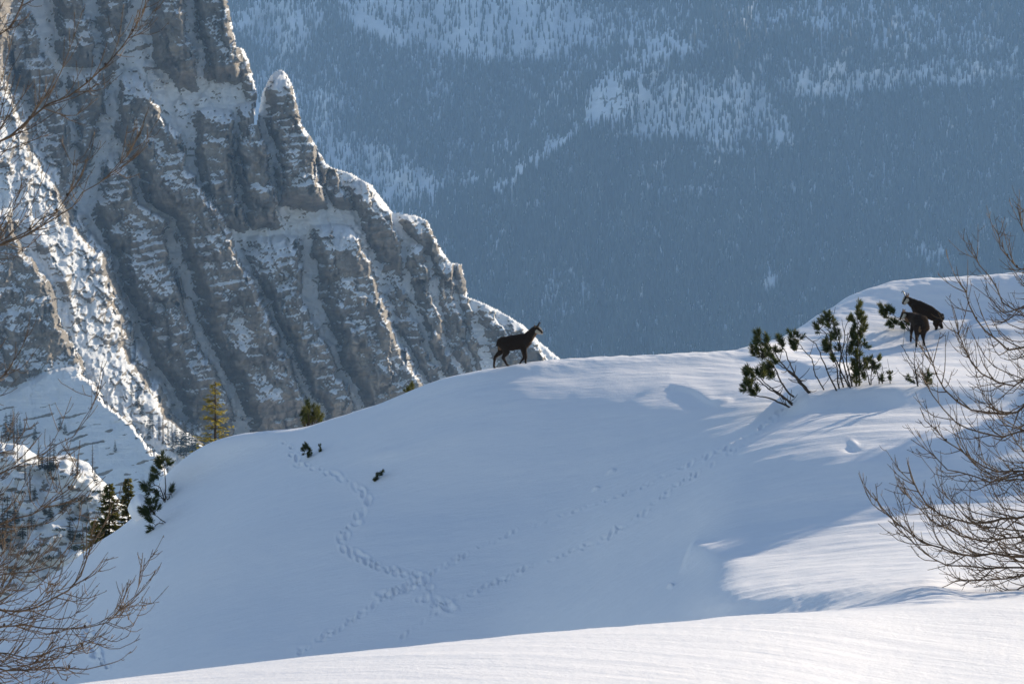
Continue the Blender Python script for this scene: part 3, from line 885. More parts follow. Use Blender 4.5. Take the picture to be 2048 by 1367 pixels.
def fur_material():
    m, nt, b, out = new_mat('chamois_fur')
    at = node(nt, 'ShaderNodeAttribute', attribute_name='coat')
    col = mixc(nt, 0.25, at.outputs['Color'], (0.16, 0.09, 0.045))
    nt.links.new(col, b.inputs['Base Color']); b.inputs['Roughness'].default_value = 0.5
    tr = nt.nodes.new('ShaderNodeBsdfTranslucent'); nt.links.new(col, tr.inputs['Color'])
    mx = nt.nodes.new('ShaderNodeMixShader'); mx.inputs[0].default_value = 0.5
    nt.links.new(b.outputs[0], mx.inputs[1]); nt.links.new(tr.outputs[0], mx.inputs[2]); nt.links.new(mx.outputs[0], out.inputs['Surface'])
    return m
M_FUR = fur_material()
M_HORN = simple_mat('horn', (0.012, 0.011, 0.010), (0.03, 0.027, 0.024), 60, 0.45)
M_EYE = simple_mat('eye', (0.006, 0.005, 0.004), (0.012, 0.01, 0.008), 60, 0.15)
COATS = {'d': (0.026, 0.016, 0.011), 'b': (0.075, 0.040, 0.020), 'w': (0.62, 0.55, 0.45), 't': (0.22, 0.13, 0.07), 'k': (0.010, 0.008, 0.007)}

def capsule(mb, a, b, ra, rb, sy=1.0, n=9):
    a = np.array(a, float); b = np.array(b, float)
    ax = b - a; L = np.linalg.norm(ax) + 1e-9; ax /= L
    pts = []; rad = []
    for i in range(5):
        t = math.pi / 2 * (1 - i / 5)
        pts.append(a - ax * ra * math.sin(t)); rad.append(max(ra * math.cos(t), 1e-4))
    for i in range(4):
        f = i / 3
        pts.append(a + ax * L * f); rad.append(ra + (rb - ra) * f)
    for i in range(1, 6):
        t = math.pi / 2 * i / 5
        pts.append(b + ax * rb * math.sin(t)); rad.append(max(rb * math.cos(t), 1e-4))
    pts = np.array(pts); rad = np.array(rad)
    ref = np.array((0.0, 1.0, 0.0)) if abs(ax[1]) < 0.85 else np.array((1.0, 0, 0))
    s = np.cross(ax, ref); s /= np.linalg.norm(s); t2 = np.cross(ax, s)
    an = np.arange(n) * 2 * np.pi / n
    ring = np.cos(an)[:, None] * s[None] + np.sin(an)[:, None] * t2[None] * sy
    v = (pts[:, None, :] + ring[None] * rad[:, None, None]).reshape(-1, 3)
    m = len(pts)
    i = np.arange(m - 1)[:, None] * n; j = np.arange(n)[None]; j2 = (j + 1) % n
    q = np.stack([i + j, i + j2, i + n + j2, i + n + j], -1).reshape(-1, 4)
    mb.add(v, q, None)
    caps = [list(range(n))[::-1], [(m - 1) * n + k for k in range(n)]]
    tri = []
    for c in caps:
        for k in range(1, n - 1): tri.append((c[0], c[k], c[k + 1]))
    mb.t.append(np.array(tri) + mb.n - len(v))

def build_chamois(label, base, Yc, caps, horns, eyes):
    """caps: (a, b, ra, rb, coat, squash) with a,b = (px,py,dy); radii in px"""
    s = K * Yc
    o = np.array(P(base[0], base[1], Yc))
    def W(p): return P(p[0], p[1], Yc) + np.array((0, p[2], 0)) - o
    mb = MB(); segs = []
    for a, b, ra, rb, c, sq in caps:
        capsule(mb, W(a), W(b), ra * s, rb * s, sq)
        segs.append((W(a), W(b), ra * s, rb * s, COATS[c]))
    me = mb.mesh('tmp')
    tmp = bpy.data.objects.new('tmp', me); COL.objects.link(tmp)
    md = tmp.modifiers.new('r', 'REMESH'); md.mode = 'VOXEL'; md.voxel_size = 0.0105; md.use_smooth_shade = True
    sm = tmp.modifiers.new('s', 'SMOOTH'); sm.factor = 0.5; sm.iterations = 4
    dg = bpy.context.evaluated_depsgraph_get(); dg.update()
    body = bpy.data.meshes.new_from_object(tmp.evaluated_get(dg))
    bpy.data.objects.remove(tmp); bpy.data.meshes.remove(me)
    body.name = 'body'
    n = len(body.vertices)
    co = np.zeros(n * 3); body.vertices.foreach_get('co', co); co = co.reshape(-1, 3)
    best = np.full(n, 1e9); col = np.zeros((n, 3))
    for a, b, ra, rb, c in segs:
        ab = b - a; t = np.clip(((co - a) @ ab) / (ab @ ab + 1e-9), 0, 1)
        d = np.linalg.norm(co - (a + t[:, None] * ab), axis=1) - (ra + (rb - ra) * t)
        w = d < best
        best = np.where(w, d, best); col[w] = c
    at = body.attributes.new('coat', 'FLOAT_COLOR', 'POINT')
    at.data.foreach_set('color', np.concatenate([col, np.ones((n, 1))], 1).astype(np.float32).ravel())
    body.materials.clear(); body.materials.append(M_COAT)
    body.polygons.foreach_set('use_smooth', np.ones(len(body.polygons), bool))
    root = empty('chamois', o)
    tag(root, label, 'chamois', 'chamois on the snowy hill')
    bo = link('body', body, None, root)
    # short guard hairs catching the back light
    rf = np.random.RandomState(len(caps)); npoly = len(body.polygons)
    ctr = np.zeros(npoly * 3); nrm = np.zeros(npoly * 3); v0_ = np.zeros(npoly, np.int32)
    body.polygons.foreach_get('center', ctr); body.polygons.foreach_get('normal', nrm)
    ctr = ctr.reshape(-1, 3); nrm = nrm.reshape(-1, 3)
    li = np.zeros(len(body.loops), np.int32); body.loops.foreach_get('vertex_index', li)
    ls = np.zeros(npoly, np.int32); body.polygons.foreach_get('loop_start', ls)
    pick = rf.choice(npoly, min(9000, npoly * 2))
    c_ = ctr[pick] + rf.normal(0, 0.003, (len(pick), 3)); n_ = nrm[pick]
    d_ = n_ * 0.75 + np.array((0, 0, -0.35)) + rf.normal(0, 0.25, n_.shape); d_ /= np.linalg.norm(d_, axis=1)[:, None]
    sd2 = np.cross(d_, rf.normal(0, 1, d_.shape)); sd2 /= np.linalg.norm(sd2, axis=1)[:, None]
    ln_ = rf.uniform(0.010, 0.022, len(pick))[:, None]
    hv = np.stack([c_ - sd2 * 0.0016 - n_ * 0.003, c_ + sd2 * 0.0016 - n_ * 0.003, c_ + d_ * ln_], 1).reshape(-1, 3)
    hc = np.repeat(col[li[ls[pick]]], 3, 0)
    fm_ = mesh_np('fur', hv, np.arange(len(hv)).reshape(-1, 3), {'coat': hc}, False)
    fm_.materials.append(M_FUR)
    link('fur', fm_, None, root)
    for h in horns:
        hb = MB(); pts = np.array([W(p[:3]) for p in h]); hb.tube(pts, [p[3] * s for p in h], 6)
        link('horn', hb.mesh('horn'), M_HORN, root)
    for e in eyes:
        eb = bmesh.new(); bmesh.ops.create_icosphere(eb, subdivisions=2, radius=1.0 * s)
        m2 = bpy.data.meshes.new('eye'); eb.to_mesh(m2); eb.free()
        eo = link('eye', m2, M_EYE, root); eo.location = W(e)
    return root

def z1(x, y, d=0.0): return (940 + x / 8.545, 610 + y / 8.545, d)
R1 = 1 / 8.545
def c1(a, b, ra, rb, c, sq=1.0): return (a, b, ra * R1, rb * R1, c, sq)
walk = [
 c1(z1(565, 640), z1(705, 648), 103, 134, 'd', 0.72), c1(z1(705, 648), z1(895, 615), 134, 132, 'd', 0.72),
 c1(z1(895, 615), z1(985, 560), 128, 92, 'd', 0.7), c1(z1(960, 575), z1(1085, 430), 92, 56, 'd', 0.75),
 c1(z1(1000, 640), z1(1115, 480), 46, 30, 't', 0.9), c1(z1(940, 690), z1(1010, 640), 62, 42, 'b', 0.9),
 c1(z1(1085, 430), z1(1125, 400), 58, 52, 'd', 0.85), c1(z1(1135, 405), z1(1225, 462), 44, 24, 'b', 0.75),
 c1(z1(1135, 440, -0.02), z1(1185, 470, -0.012), 38, 26, 'w', 0.9), c1(z1(1135, 440, 0.02), z1(1185, 470, 0.012), 38, 26, 'w', 0.9),
 c1(z1(1190, 385), z1(1238, 450), 14, 13, 'w', 1.0), c1(z1(1222, 482), z1(1238, 488), 14, 11, 'w', 1.0),
 c1(z1(1150, 408, -0.045), z1(1215, 455, -0.028), 12, 9, 'k', 1.0), c1(z1(1150, 408, 0.045), z1(1215, 455, 0.028), 12, 9, 'k', 1.0),
 c1(z1(1118, 372, -0.04), z1(1095, 332, -0.07), 18, 7, 't', 0.6), c1(z1(1140, 372, 0.04), z1(1165, 318, 0.065), 17, 7, 't', 0.6),
 c1(z1(490, 590), z1(455, 690), 22, 15, 'k', 0.9),
 c1(z1(505, 690, 0), z1(515, 735, 0), 30, 34, 't', 1.2),
 # rear hind leg
 c1(z1(560, 680, 0.06), z1(520, 800, 0.06), 92, 52, 'd', 0.55), c1(z1(520, 800, 0.06), z1(425, 885, 0.06), 50, 25, 'd', 0.7),
 c1(z1(425, 885, 0.06), z1(408, 1030, 0.06), 25, 17, 'd'), c1(z1(408, 1030, 0.06), z1(420, 1080, 0.06), 18, 18, 'd'), c1(z1(420, 1082, 0.06), z1(450, 1098, 0.06), 20, 15, 'k'),
 # front hind leg
 c1(z1(600, 690, -0.06), z1(625, 800, -0.07), 96, 56, 'd', 0.55), c1(z1(625, 800, -0.07), z1(565, 895, -0.07), 54, 27, 'd', 0.7),
 c1(z1(565, 895, -0.07), z1(630, 1015, -0.07), 27, 18, 'd'), c1(z1(630, 1015, -0.07), z1(672, 1050, -0.07), 18, 19, 'd'), c1(z1(672, 1052, -0.07), z1(715, 1066, -0.07), 20, 14, 'k'),
 # planted fore leg
 c1(z1(905, 680, -0.05), z1(935, 800, -0.06), 72, 40, 'd', 0.6), c1(z1(935, 800, -0.06), z1(955, 880, -0.06), 38, 26, 'd'),
 c1(z1(955, 880, -0.06), z1(948, 980, -0.06), 24, 17, 'd'), c1(z1(948, 980, -0.06), z1(958, 1010, -0.06), 18, 18, 'd'), c1(z1(958, 1012, -0.06), z1(990, 1022, -0.06), 18, 12, 'k'),
 # lifted fore leg
 c1(z1(900, 700, 0.05), z1(915, 810, 0.05), 66, 36, 'd', 0.6), c1(z1(915, 810, 0.05), z1(930, 890, 0.05), 34, 24, 'd'),
 c1(z1(930, 890, 0.05), z1(872, 965, 0.05), 23, 17, 'd'), c1(z1(872, 965, 0.05), z1(848, 1012, 0.05), 17, 16, 'k'),
]
wb = hill_at(1022, 738)
build_chamois('dark chamois walking up the snow ridge in profile, alone', (1024, 738), 57.2, walk,
    [[(*z1(1152, 360, -0.022)[:2], -0.022, 1.7), (*z1(1172, 315, 0)[:2], -0.025, 1.4), (*z1(1186, 292, 0)[:2], -0.025, 1.1), (*z1(1196, 296, 0)[:2], -0.025, 0.8), (*z1(1198, 312, 0)[:2], -0.025, 0.4)],
     [(*z1(1160, 362, 0.022)[:2], 0.022, 1.7), (*z1(1182, 318, 0)[:2], 0.026, 1.4), (*z1(1196, 296, 0)[:2], 0.026, 1.1), (*z1(1205, 300, 0)[:2], 0.026, 0.8), (*z1(1206, 316, 0)[:2], 0.026, 0.4)]],
    [(*z1(1165, 412)[:2], -0.05), (*z1(1165, 412)[:2], 0.05)])

YL = float(hill_at(1872, 657)[1])
print('large at', YL)
large = [
 ((1874, 634, -0.08), (1858, 624, 0.0), 11.0, 13.6, 'd', 0.85), ((1858, 624, 0.0), (1838, 613, 0.10), 13.6, 13.0, 'd', 0.8),
 ((1838, 613, 0.10), (1828, 606, 0.13), 12.0, 9.5, 'd', 0.85), ((1830, 608, 0.13), (1818, 599, 0.13), 9.5, 6.6, 'd', 0.85),
 ((1818, 599, 0.13), (1814, 597, 0.12), 6.4, 5.6, 'd', 0.85), ((1813, 598, 0.11), (1806.5, 606, 0.04), 4.6, 2.6, 'b', 0.85),
 ((1815, 600, 0.06), (1811, 606, 0.02), 3.7, 2.6, 'w', 1.0), ((1815, 601, 0.14), (1810, 607, 0.08), 3.7, 2.6, 'w', 1.0),
 ((1811, 597, 0.045), (1807, 604, 0.02), 1.3, 1.0, 'k', 1.0), ((1809.5, 594.5, 0.10), (1805.5, 603, 0.04), 1.5, 1.4, 'w', 1.0),
 ((1815, 593, 0.08), (1814, 584.5, 0.06), 2.0, 1.0, 't', 0.8), ((1818, 593.5, 0.16), (1820, 586, 0.2), 2.0, 1.0, 't', 0.8),
 ((1828, 612, 0.06), (1832, 620, 0.05), 6.0, 7.0, 'd', 1.0),
 ((1876, 633, -0.17), (1874, 641, -0.17), 3.6, 4.0, 'w', 1.0), ((1884, 628, -0.12), (1886, 637, -0.14), 1.8, 1.3, 'k', 1.0),
 ((1876, 637, -0.14), (1870, 646, -0.12), 9.6, 6.2, 'd', 0.75), ((1870, 646, -0.12), (1872, 655, -0.08), 6.0, 3.2, 'd', 0.9), ((1872, 655, -0.08), (1868, 668, -0.1), 3.0, 2.2, 'd', 1.0),
 ((1878, 636, -0.02), (1878, 645, 0.0), 9.6, 6.2, 'd', 0.75), ((1878, 645, 0.0), (1884, 653, 0.02), 6.0, 3.2, 'd', 0.9), ((1884, 653, 0.02), (1883, 668, 0.0), 3.0, 2.2, 'd', 1.0),
 ((1836, 618, 0.05), (1834, 632, 0.05), 7.5, 4.6, 'd', 0.8), ((1834, 632, 0.05), (1832, 645, 0.05), 4.2, 2.6, 'd', 1.0), ((1832, 645, 0.05), (1831, 662, 0.05), 2.5, 2.2, 'k', 1.0),
 ((1840, 618, 0.22), (1842, 632, 0.22), 7.5, 4.6, 'd', 0.8), ((1842, 632, 0.22), (1842, 645, 0.22), 4.2, 2.6, 'd', 1.0), ((1842, 645, 0.22), (1842, 662, 0.22), 2.5, 2.2, 'k', 1.0),
]
build_chamois('larger dark chamois with hooked horns standing behind the smaller one', (1855, 662), YL, large,
    [[(1811, 592, 0.06, 0.9), (1809, 587, 0.05, 0.8), (1807, 583, 0.05, 0.7), (1804.5, 583, 0.06, 0.55), (1804, 586, 0.07, 0.3)],
     [(1812, 592, 0.12, 0.9), (1810.5, 586.5, 0.13, 0.8), (1808.5, 582, 0.14, 0.7), (1806, 581.5, 0.15, 0.55), (1805, 585, 0.16, 0.3)]],
    [(1811.5, 598, 0.03)])
YS = float(hill_at(1838, 690)[1])
print('small at', YS, 'walk', wb)
small = [
 ((1839.5, 656, -0.12), (1837, 641, 0.08), 12.6, 14.2, 'd', 1.0), ((1837, 641, 0.08), (1829, 634, 0.30), 14.0, 10.6, 'd', 1.0),
 ((1829, 633, 0.30), (1817, 629, 0.36), 9.0, 6.2, 'd', 1.0), ((1817, 629, 0.36), (1811.5, 626.5, 0.34), 6.0, 5.0, 'd', 0.9),
 ((1810.5, 628, 0.33), (1804, 637, 0.26), 4.2, 2.3, 'b', 0.9), ((1812.5, 630, 0.28), (1808, 636, 0.24), 3.2, 2.2, 'w', 1.0), ((1813.5, 631, 0.36), (1808.5, 637, 0.30), 3.0, 2.2, 'w', 1.0),
 ((1816, 636, 0.33), (1820, 640, 0.30), 3.5, 4.0, 't', 1.0), ((1809, 628, 0.285), (1805, 635, 0.23), 1.2, 0.9, 'k', 1.0),
 ((1810.5, 623, 0.30), (1809, 616.5, 0.28), 1.9, 0.9, 't', 0.8), ((1814, 623, 0.38), (1815.5, 617.5, 0.42), 1.9, 0.9, 't', 0.8),
 ((1847, 640, 0.0), (1850, 655, -0.12), 9.0, 8.0, 'b', 1.0), ((1839, 650, -0.28), (1838.5, 658, -0.27), 2.0, 1.5, 'k', 1.0), ((1837, 655, -0.26), (1836, 662, -0.24), 2.6, 2.4, 't', 1.0),
 ((1833, 655, -0.14), (1832, 670, -0.16), 8.6, 4.6, 'd', 0.9), ((1832, 670, -0.16), (1831, 680, -0.14), 4.2, 2.6, 'd', 1.0), ((1831, 680, -0.14), (1830.5, 692, -0.16), 2.4, 2.2, 'd', 1.0),
 ((1846, 656, -0.10), (1844.5, 670, -0.12), 8.6, 4.6, 'd', 0.9), ((1844.5, 670, -0.12), (1845.5, 680, -0.10), 4.2, 2.6, 'd', 1.0), ((1845.5, 680, -0.10), (1847, 690, -0.12), 2.4, 2.2, 'd', 1.0),
 ((1829, 650, 0.26), (1826, 665, 0.26), 5.0, 3.0, 'd', 1.0), ((1826, 665, 0.26), (1825, 682, 0.26), 2.6, 2.0, 'd', 1.0),
 ((1836, 650, 0.30), (1837, 665, 0.30), 5.0, 3.0, 'd', 1.0), ((1837, 665, 0.30), (1838, 682, 0.30), 2.6, 2.0, 'd', 1.0),
]
build_chamois('smaller brown chamois seen from behind with its head turned left', (1838, 691), YS, small,
    [[(1811, 624, 0.32, 0.7), (1810, 619.5, 0.31, 0.55), (1809.3, 617, 0.31, 0.3)], [(1812.5, 624, 0.35, 0.7), (1812, 619.5, 0.36, 0.55), (1811.6, 617, 0.36, 0.3)]],
    [(1809, 628, 0.28)])

# ------------------------------------------------------------------ needles and small conifers
def tuft_mesh(name, n, length, spread, seed, shoot=0.07):
    r = np.random.RandomState(seed)
    V_ = []; F_ = []
    for i in range(n):
        t = r.uniform(0, 1) ** 0.8
        base = np.array((0, 0, shoot * t)) + r.normal(0, 0.003, 3)
        az = r.uniform(0, 6.283); el = math.radians(r.uniform(10, 75) + 12 * t)
        d = np.array((math.cos(az) * math.cos(el), math.sin(az) * math.cos(el), math.sin(el)))
        side = np.cross(d, r.normal(0, 1, 3)); side /= np.linalg.norm(side)
        L = length * r.uniform(0.7, 1.15); w = 0.0042 * r.uniform(0.8, 1.3)
        mid = base + d * L * 0.5
        tip = base + d * L + np.array((0, 0, L * 0.12))
        k = len(V_)
        V_ += [base - side * w * 0.6, base + side * w * 0.6, mid + side * w, tip, mid - side * w]
        F_.append((k, k + 1, k + 2, k + 3)); F_.append((k, k + 3, k + 4, k + 4))
    q = np.array([f for f in F_ if len(set(f)) == 4]); t = np.array([f[:3] for f in F_ if len(set(f)) == 3])
    return mesh_np(name, np.array(V_), [q, t], None, False)
TUFTS = [tuft_mesh('needle_tuft', 70, 0.085, 1, 60 + i, 0.12) for i in range(5)]
for t in TUFTS: t.materials.append(M_NEEDLE)
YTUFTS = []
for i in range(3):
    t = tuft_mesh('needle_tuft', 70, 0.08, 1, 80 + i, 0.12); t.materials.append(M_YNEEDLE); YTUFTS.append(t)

def place_tuft(parent, pos, direction, size=1.0, yellow=False, rnd=random):
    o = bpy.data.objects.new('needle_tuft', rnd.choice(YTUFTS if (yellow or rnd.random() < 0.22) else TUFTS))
    COL.objects.link(o); o.parent = parent
    o.location = tuple(float(c) for c in pos)
    q = Vector(tuple(float(c) for c in direction)).to_track_quat('Z', 'Y')
    o.rotation_mode = 'QUATERNION'
    o.rotation_quaternion = q
    s = size * rnd.uniform(0.85, 1.2)
    o.scale = (s, s, s)
    return o

def smooth_path(pts, n=10):
    pts = np.array(pts, float)
    d = np.concatenate([[0], np.cumsum(np.linalg.norm(np.diff(pts, axis=0), axis=1))])
    return pchip(d, pts, np.linspace(0, d[-1], n)) if len(pts) > 2 else np.linspace(pts[0], pts[-1], n)

def z3(p): return (1460 + p[0] / 4.6545, 560 + p[1] / 4.6545)

def pine_shrub(name, label, cat, conv, stems, tufts, Yb, rad=0.016, size=1.0, group=None, yellow=(), seed=0, spread=0.25, extra_twigs=0):
    """stems: photo polylines from the snow outwards; tufts: photo points"""
    r = random.Random(seed)
    b0 = conv(stems[0][0]); base = hill_at(*b0)
    Yb = Yb or base[1]
    root = empty(name, base)
    tag(root, label, cat, group)
    tips = []
    for st in stems:
        d_end = r.uniform(-spread, spread)
        px = [conv(p) for p in st]
        n = len(px)
        b = hill_at(*px[0])
        pts = []
        for i, q in enumerate(px):
            f = i / (n - 1)
            pts.append(P(q[0], q[1], b[1] + (Yb - b[1]) * 0 + d_end * f))
        pts[0] = pts[0] + np.array((0, 0, -0.06))
        pts = smooth_path(pts, 4 * n)
        pts[1:-1] += np.array([[r.gauss(0, 0.006) for _ in range(3)] for _ in range(len(pts) - 2)])
        mb = MB(); mb.tube(pts - base, np.linspace(rad, rad * 0.38, len(pts)), 5)
        for k in range(extra_twigs):
            i = r.randrange(2, len(pts) - 1)
            d = np.array((r.gauss(0, 1), r.gauss(0, 0.6), r.gauss(0.6, 0.6))); d /= np.linalg.norm(d)
            L = r.uniform(0.10, 0.28)
            mb.tube(smooth_path([pts[i] - base, pts[i] - base + d * L * 0.6, pts[i] - base + d * L + np.array((0, 0, 0.04))], 5), np.linspace(rad * 0.4, rad * 0.2, 5), 4)
        link('stem', mb.mesh('stem'), M_PBARK, root)
        tips.append(pts)
    allp = np.concatenate(tips); 
    proj = np.stack([1024 + allp[:, 0] / (K * allp[:, 1]), 683.5 - allp[:, 2] / (K * allp[:, 1])], -1)
    for ti, tpt in enumerate(tufts):
        q = conv(tpt)
        dd = np.hypot(proj[:, 0] - q[0], proj[:, 1] - q[1])
        i = int(np.argmin(dd)); Yt = allp[i, 1] + r.uniform(-0.08, 0.08)
        p = P(q[0], q[1], Yt)
        dirv = (p - allp[max(i - 2, 0)]); dirv = dirv / (np.linalg.norm(dirv) + 1e-6) + np.array((r.gauss(0, 0.25), r.gauss(0, 0.35), 0.7 + r.gauss(0, 0.2)))
        dirv /= np.linalg.norm(dirv)
        start = p - dirv * 0.05
        if dd[i] > 3:
            mb = MB(); mid = (allp[i] + start) / 2 + np.array((0, 0, -0.01))
            mb.tube(smooth_path([allp[i] - base, mid - base, start - base], 5), np.linspace(rad * 0.45, rad * 0.3, 5), 4)
            link('twig', mb.mesh('twig'), M_PBARK, root)
        place_tuft(root, start - base, dirv, size, ti in yellow, r)
        for _ in range(2):
            d2 = dirv + np.array((r.gauss(0, 0.6), r.gauss(0, 0.6), r.gauss(0, 0.4))); d2 /= np.linalg.norm(d2)
            place_tuft(root, start - base + np.array((r.gauss(0, 0.02), r.gauss(0, 0.03), r.gauss(0, 0.02))), d2, size * 0.85, ti in yellow, r)
    return root

pine_shrub('dwarf_pine', 'dwarf pine with stems leaning left, leftmost of the shrubs on the rise', 'shrub', z3,
  [[(770, 1045), (640, 950), (560, 780), (500, 640)], [(770, 1045), (620, 920), (500, 800), (430, 690), (350, 580)],
   [(610, 1075), (480, 960), (420, 820), (310, 700)], [(600, 1130), (450, 1050), (330, 960), (280, 900)],
   [(580, 1165), (400, 1110), (250, 1070), (180, 1010)], [(600, 1140), (480, 1080), (350, 1000), (220, 880)],
   [(770, 1045), (700, 990), (600, 880), (480, 800), (400, 760)]],
  [(270, 510), (270, 570), (250, 630), (225, 690), (290, 720), (345, 570), (350, 640), (370, 690), (455, 560), (480, 600), (420, 660),
   (180, 830), (160, 880), (220, 890), (300, 850), (310, 900), (360, 860), (400, 880), (390, 800), (160, 960), (185, 1000), (140, 1010),
   (250, 1030), (220, 1070), (340, 810), (415, 760), (300, 660), (200, 950), (270, 880)],
  None, 0.020, 1.15, 'dwarf pines on the rise', (), 3, 0.3, 4)
pine_shrub('dwarf_pine', 'thin lone pine stem leaning left between the two big dwarf pines', 'shrub', z3,
  [[(890, 1020), (790, 860), (770, 760), (680, 640), (600, 540)]], [(575, 520), (580, 590), (610, 640), (635, 530), (590, 620)],
  None, 0.014, 1.05, 'dwarf pines on the rise', (), 4, 0.15, 5)
pine_shrub('dwarf_pine', 'tallest upright dwarf pine in the middle of the shrubs', 'shrub', z3,
  [[(1020, 1015), (1000, 850), (940, 640), (930, 560)], [(1130, 1000), (1050, 750), (1000, 500), (960, 400), (910, 360)], [(1180, 985), (1180, 700), (1190, 500), (1190, 300)],
   [(1000, 1020), (870, 760), (800, 600), (700, 520)], [(1120, 990), (960, 680), (880, 480), (835, 445)], [(1205, 980), (1205, 700), (1240, 580)], [(1150, 990), (1080, 700), (1100, 560), (1150, 480)], [(1060, 1000), (1020, 800), (1060, 600), (1075, 430)]],
  [(910, 330), (890, 370), (860, 400), (920, 410), (830, 450), (970, 400), (940, 550), (900, 600), (930, 640), (980, 490), (980, 540), (890, 650),
   (1190, 255), (1190, 310), (1210, 350), (1150, 370), (1110, 360), (1240, 430), (1260, 460), (1230, 400), (1160, 440), (1140, 490), (1215, 520), (1165, 530), (1160, 580), (1250, 600), (1210, 600), (1120, 620),
   (1120, 680), (1170, 700), (1190, 760), (1170, 820), (1190, 880), (1160, 900), (1140, 800), (1210, 830), (1180, 940), (1010, 640), (960, 740)],
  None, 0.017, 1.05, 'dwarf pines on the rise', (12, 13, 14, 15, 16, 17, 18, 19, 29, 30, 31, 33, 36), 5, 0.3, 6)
pine_shrub('dwarf_pine', 'low dwarf pine just right of the tall upright one', 'shrub', z3,
  [[(1310, 970), (1320, 850), (1330, 760)], [(1400, 965), (1360, 830), (1290, 760)], [(1310, 970), (1280, 880), (1250, 780)], [(1420, 960), (1420, 800)]],
  [(1320, 760), (1385, 730), (1250, 760), (1280, 810), (1340, 800), (1410, 930), (1330, 830), (1250, 890)], None, 0.012, 0.95, 'dwarf pines on the rise', (1, 3), 6, 0.2, 5)
pine_shrub('pine_seedling', 'tiny pine seedling at the right end of the shrubs', 'seedling', z3, [[(1490, 965), (1490, 850)]], [(1490, 860), (1490, 890), (1492, 920)], None, 0.010, 0.6, 'pine seedlings on the rise', (), 7, 0.05, 2)
pine_shrub('pine_seedling', 'brownish pine seedling right of the bare sapling', 'seedling', z3, [[(1835, 985), (1838, 870)]], [(1838, 870), (1842, 905), (1838, 940), (1830, 965)], None, 0.012, 0.75, 'pine seedlings on the rise', (), 8, 0.05, 2)
pine_shrub('bare_sapling', 'bare thin larch sapling standing below the smaller chamois', 'sapling', z3,
  [[(1755, 985), (1722, 860), (1718, 720), (1730, 610)], [(1755, 985), (1725, 820), (1650, 700), (1590, 600)], [(1755, 985), (1730, 860), (1800, 740), (1780, 680)], [(1755, 985), (1740, 930), (1690, 900), (1610, 890)]],
  [(1660, 900), (1690, 940)], None, 0.011, 0.7, None, (), 9, 0.2, 7)
pine_shrub('pine_branch', 'pine branch sticking out of the snow in front of the chamois heads', 'branch', z3,
  [[(1700, 480), (1620, 400), (1540, 340), (1500, 310)], [(1690, 470), (1600, 420), (1530, 400)]],
  [(1410, 265), (1450, 290), (1490, 285), (1450, 335), (1520, 295), (1500, 400), (1540, 390), (1510, 430), (1640, 380), (1620, 440), (1660, 400), (1430, 310), (1470, 265)], None, 0.013, 1.05, None, (), 10, 0.15, 3)

def z6(p): return (p[0] / 2.6975, 860 + p[1] / 2.6975)
def z8(p): return (380 + p[0] / 4.2667, 720 + p[1] / 4.2667)
pine_shrub('young_pine', 'small leaning pine above a snow lump at the left edge of the hill', 'pine', z6,
  [[(893, 385), (893, 300), (888, 220), (882, 150)], [(893, 375), (860, 350), (795, 330)], [(893, 375), (850, 300), (790, 300)], [(893, 380), (920, 345), (925, 330)]],
  [(882, 150), (850, 190), (905, 180), (860, 170), (855, 235), (825, 265), (840, 225), (790, 300), (795, 330), (800, 312), (870, 200), (925, 328), (850, 345)], None, 0.014, 1.15, None, (), 11, 0.1, 4)
pine_shrub('pine_sprig', 'half buried pine branch below the small leaning pine', 'branch', z6,
  [[(905, 490), (850, 465), (800, 420)], [(905, 490), (860, 500), (820, 530)]],
  [(810, 395), (830, 385), (790, 430), (820, 440), (800, 455), (815, 490), (820, 530), (885, 535), (835, 545), (780, 440), (840, 420)], None, 0.011, 1.1, None, (), 12, 0.1, 2)
pine_shrub('pine_sprig', 'dark pine tip poking from the snow beside the upper tracks', 'branch', z8, [[(1010, 825), (1000, 780), (985, 740)]],
  [(990, 730), (1005, 755), (965, 768), (1018, 795), (1008, 815), (980, 745)], None, 0.009, 0.72, 'pine tips poking from the slope', (), 13, 0.05, 0)
pine_shrub('pine_sprig', 'smallest pine tip in the snow right of a larger one', 'branch', z8, [[(1104, 785), (1110, 740)]],
  [(1110, 738), (1105, 768)], None, 0.007, 0.5, 'pine tips poking from the slope', (), 14, 0.03, 0)
pine_shrub('pine_sprig', 'dark pine tip poking from the snow beside the bend in the tracks', 'branch', z8, [[(1570, 1035), (1595, 995), (1640, 955)]],
  [(1640, 955), (1625, 968), (1598, 988), (1585, 1012), (1590, 1022)], None, 0.008, 0.62, 'pine tips poking from the slope', (), 15, 0.04, 0)

def bush_behind(label, px, dY, spots, size, seed, yellow_share=0.7):
    """pine bush rooted just behind the crest"""
    r = random.Random(seed)
    c = int(np.argmin(np.abs(HU - px)))
    Yb = yI[c] + dY
    base = np.array(((px - 1024) * K * Yb, Yb, hill_z(px, Yb)))
    root = empty('pine_bush', base); tag(root, label, 'bush', 'pine bushes behind the crest')
    for (qx, qy) in spots:
        p = P(qx, qy, Yb + r.uniform(-0.25, 0.25)) - base
        mb = MB(); mb.tube(smooth_path([np.array((r.gauss(0, 0.02), r.gauss(0, 0.02), -0.06)), p * np.array((0.7, 0.7, 0.45)), p], 6), np.linspace(0.014, 0.006, 6), 4)
        link('stem', mb.mesh('stem'), M_PBARK, root)
        for _ in range(2):
            d = np.array((r.gauss(0, 0.5), r.gauss(0, 0.5), 1.0)); d /= np.linalg.norm(d)
            place_tuft(root, p + np.array((r.gauss(0, 0.03), r.gauss(0, 0.04), r.gauss(0, 0.03) - 0.03)), d, size, r.random() < yellow_share, r)
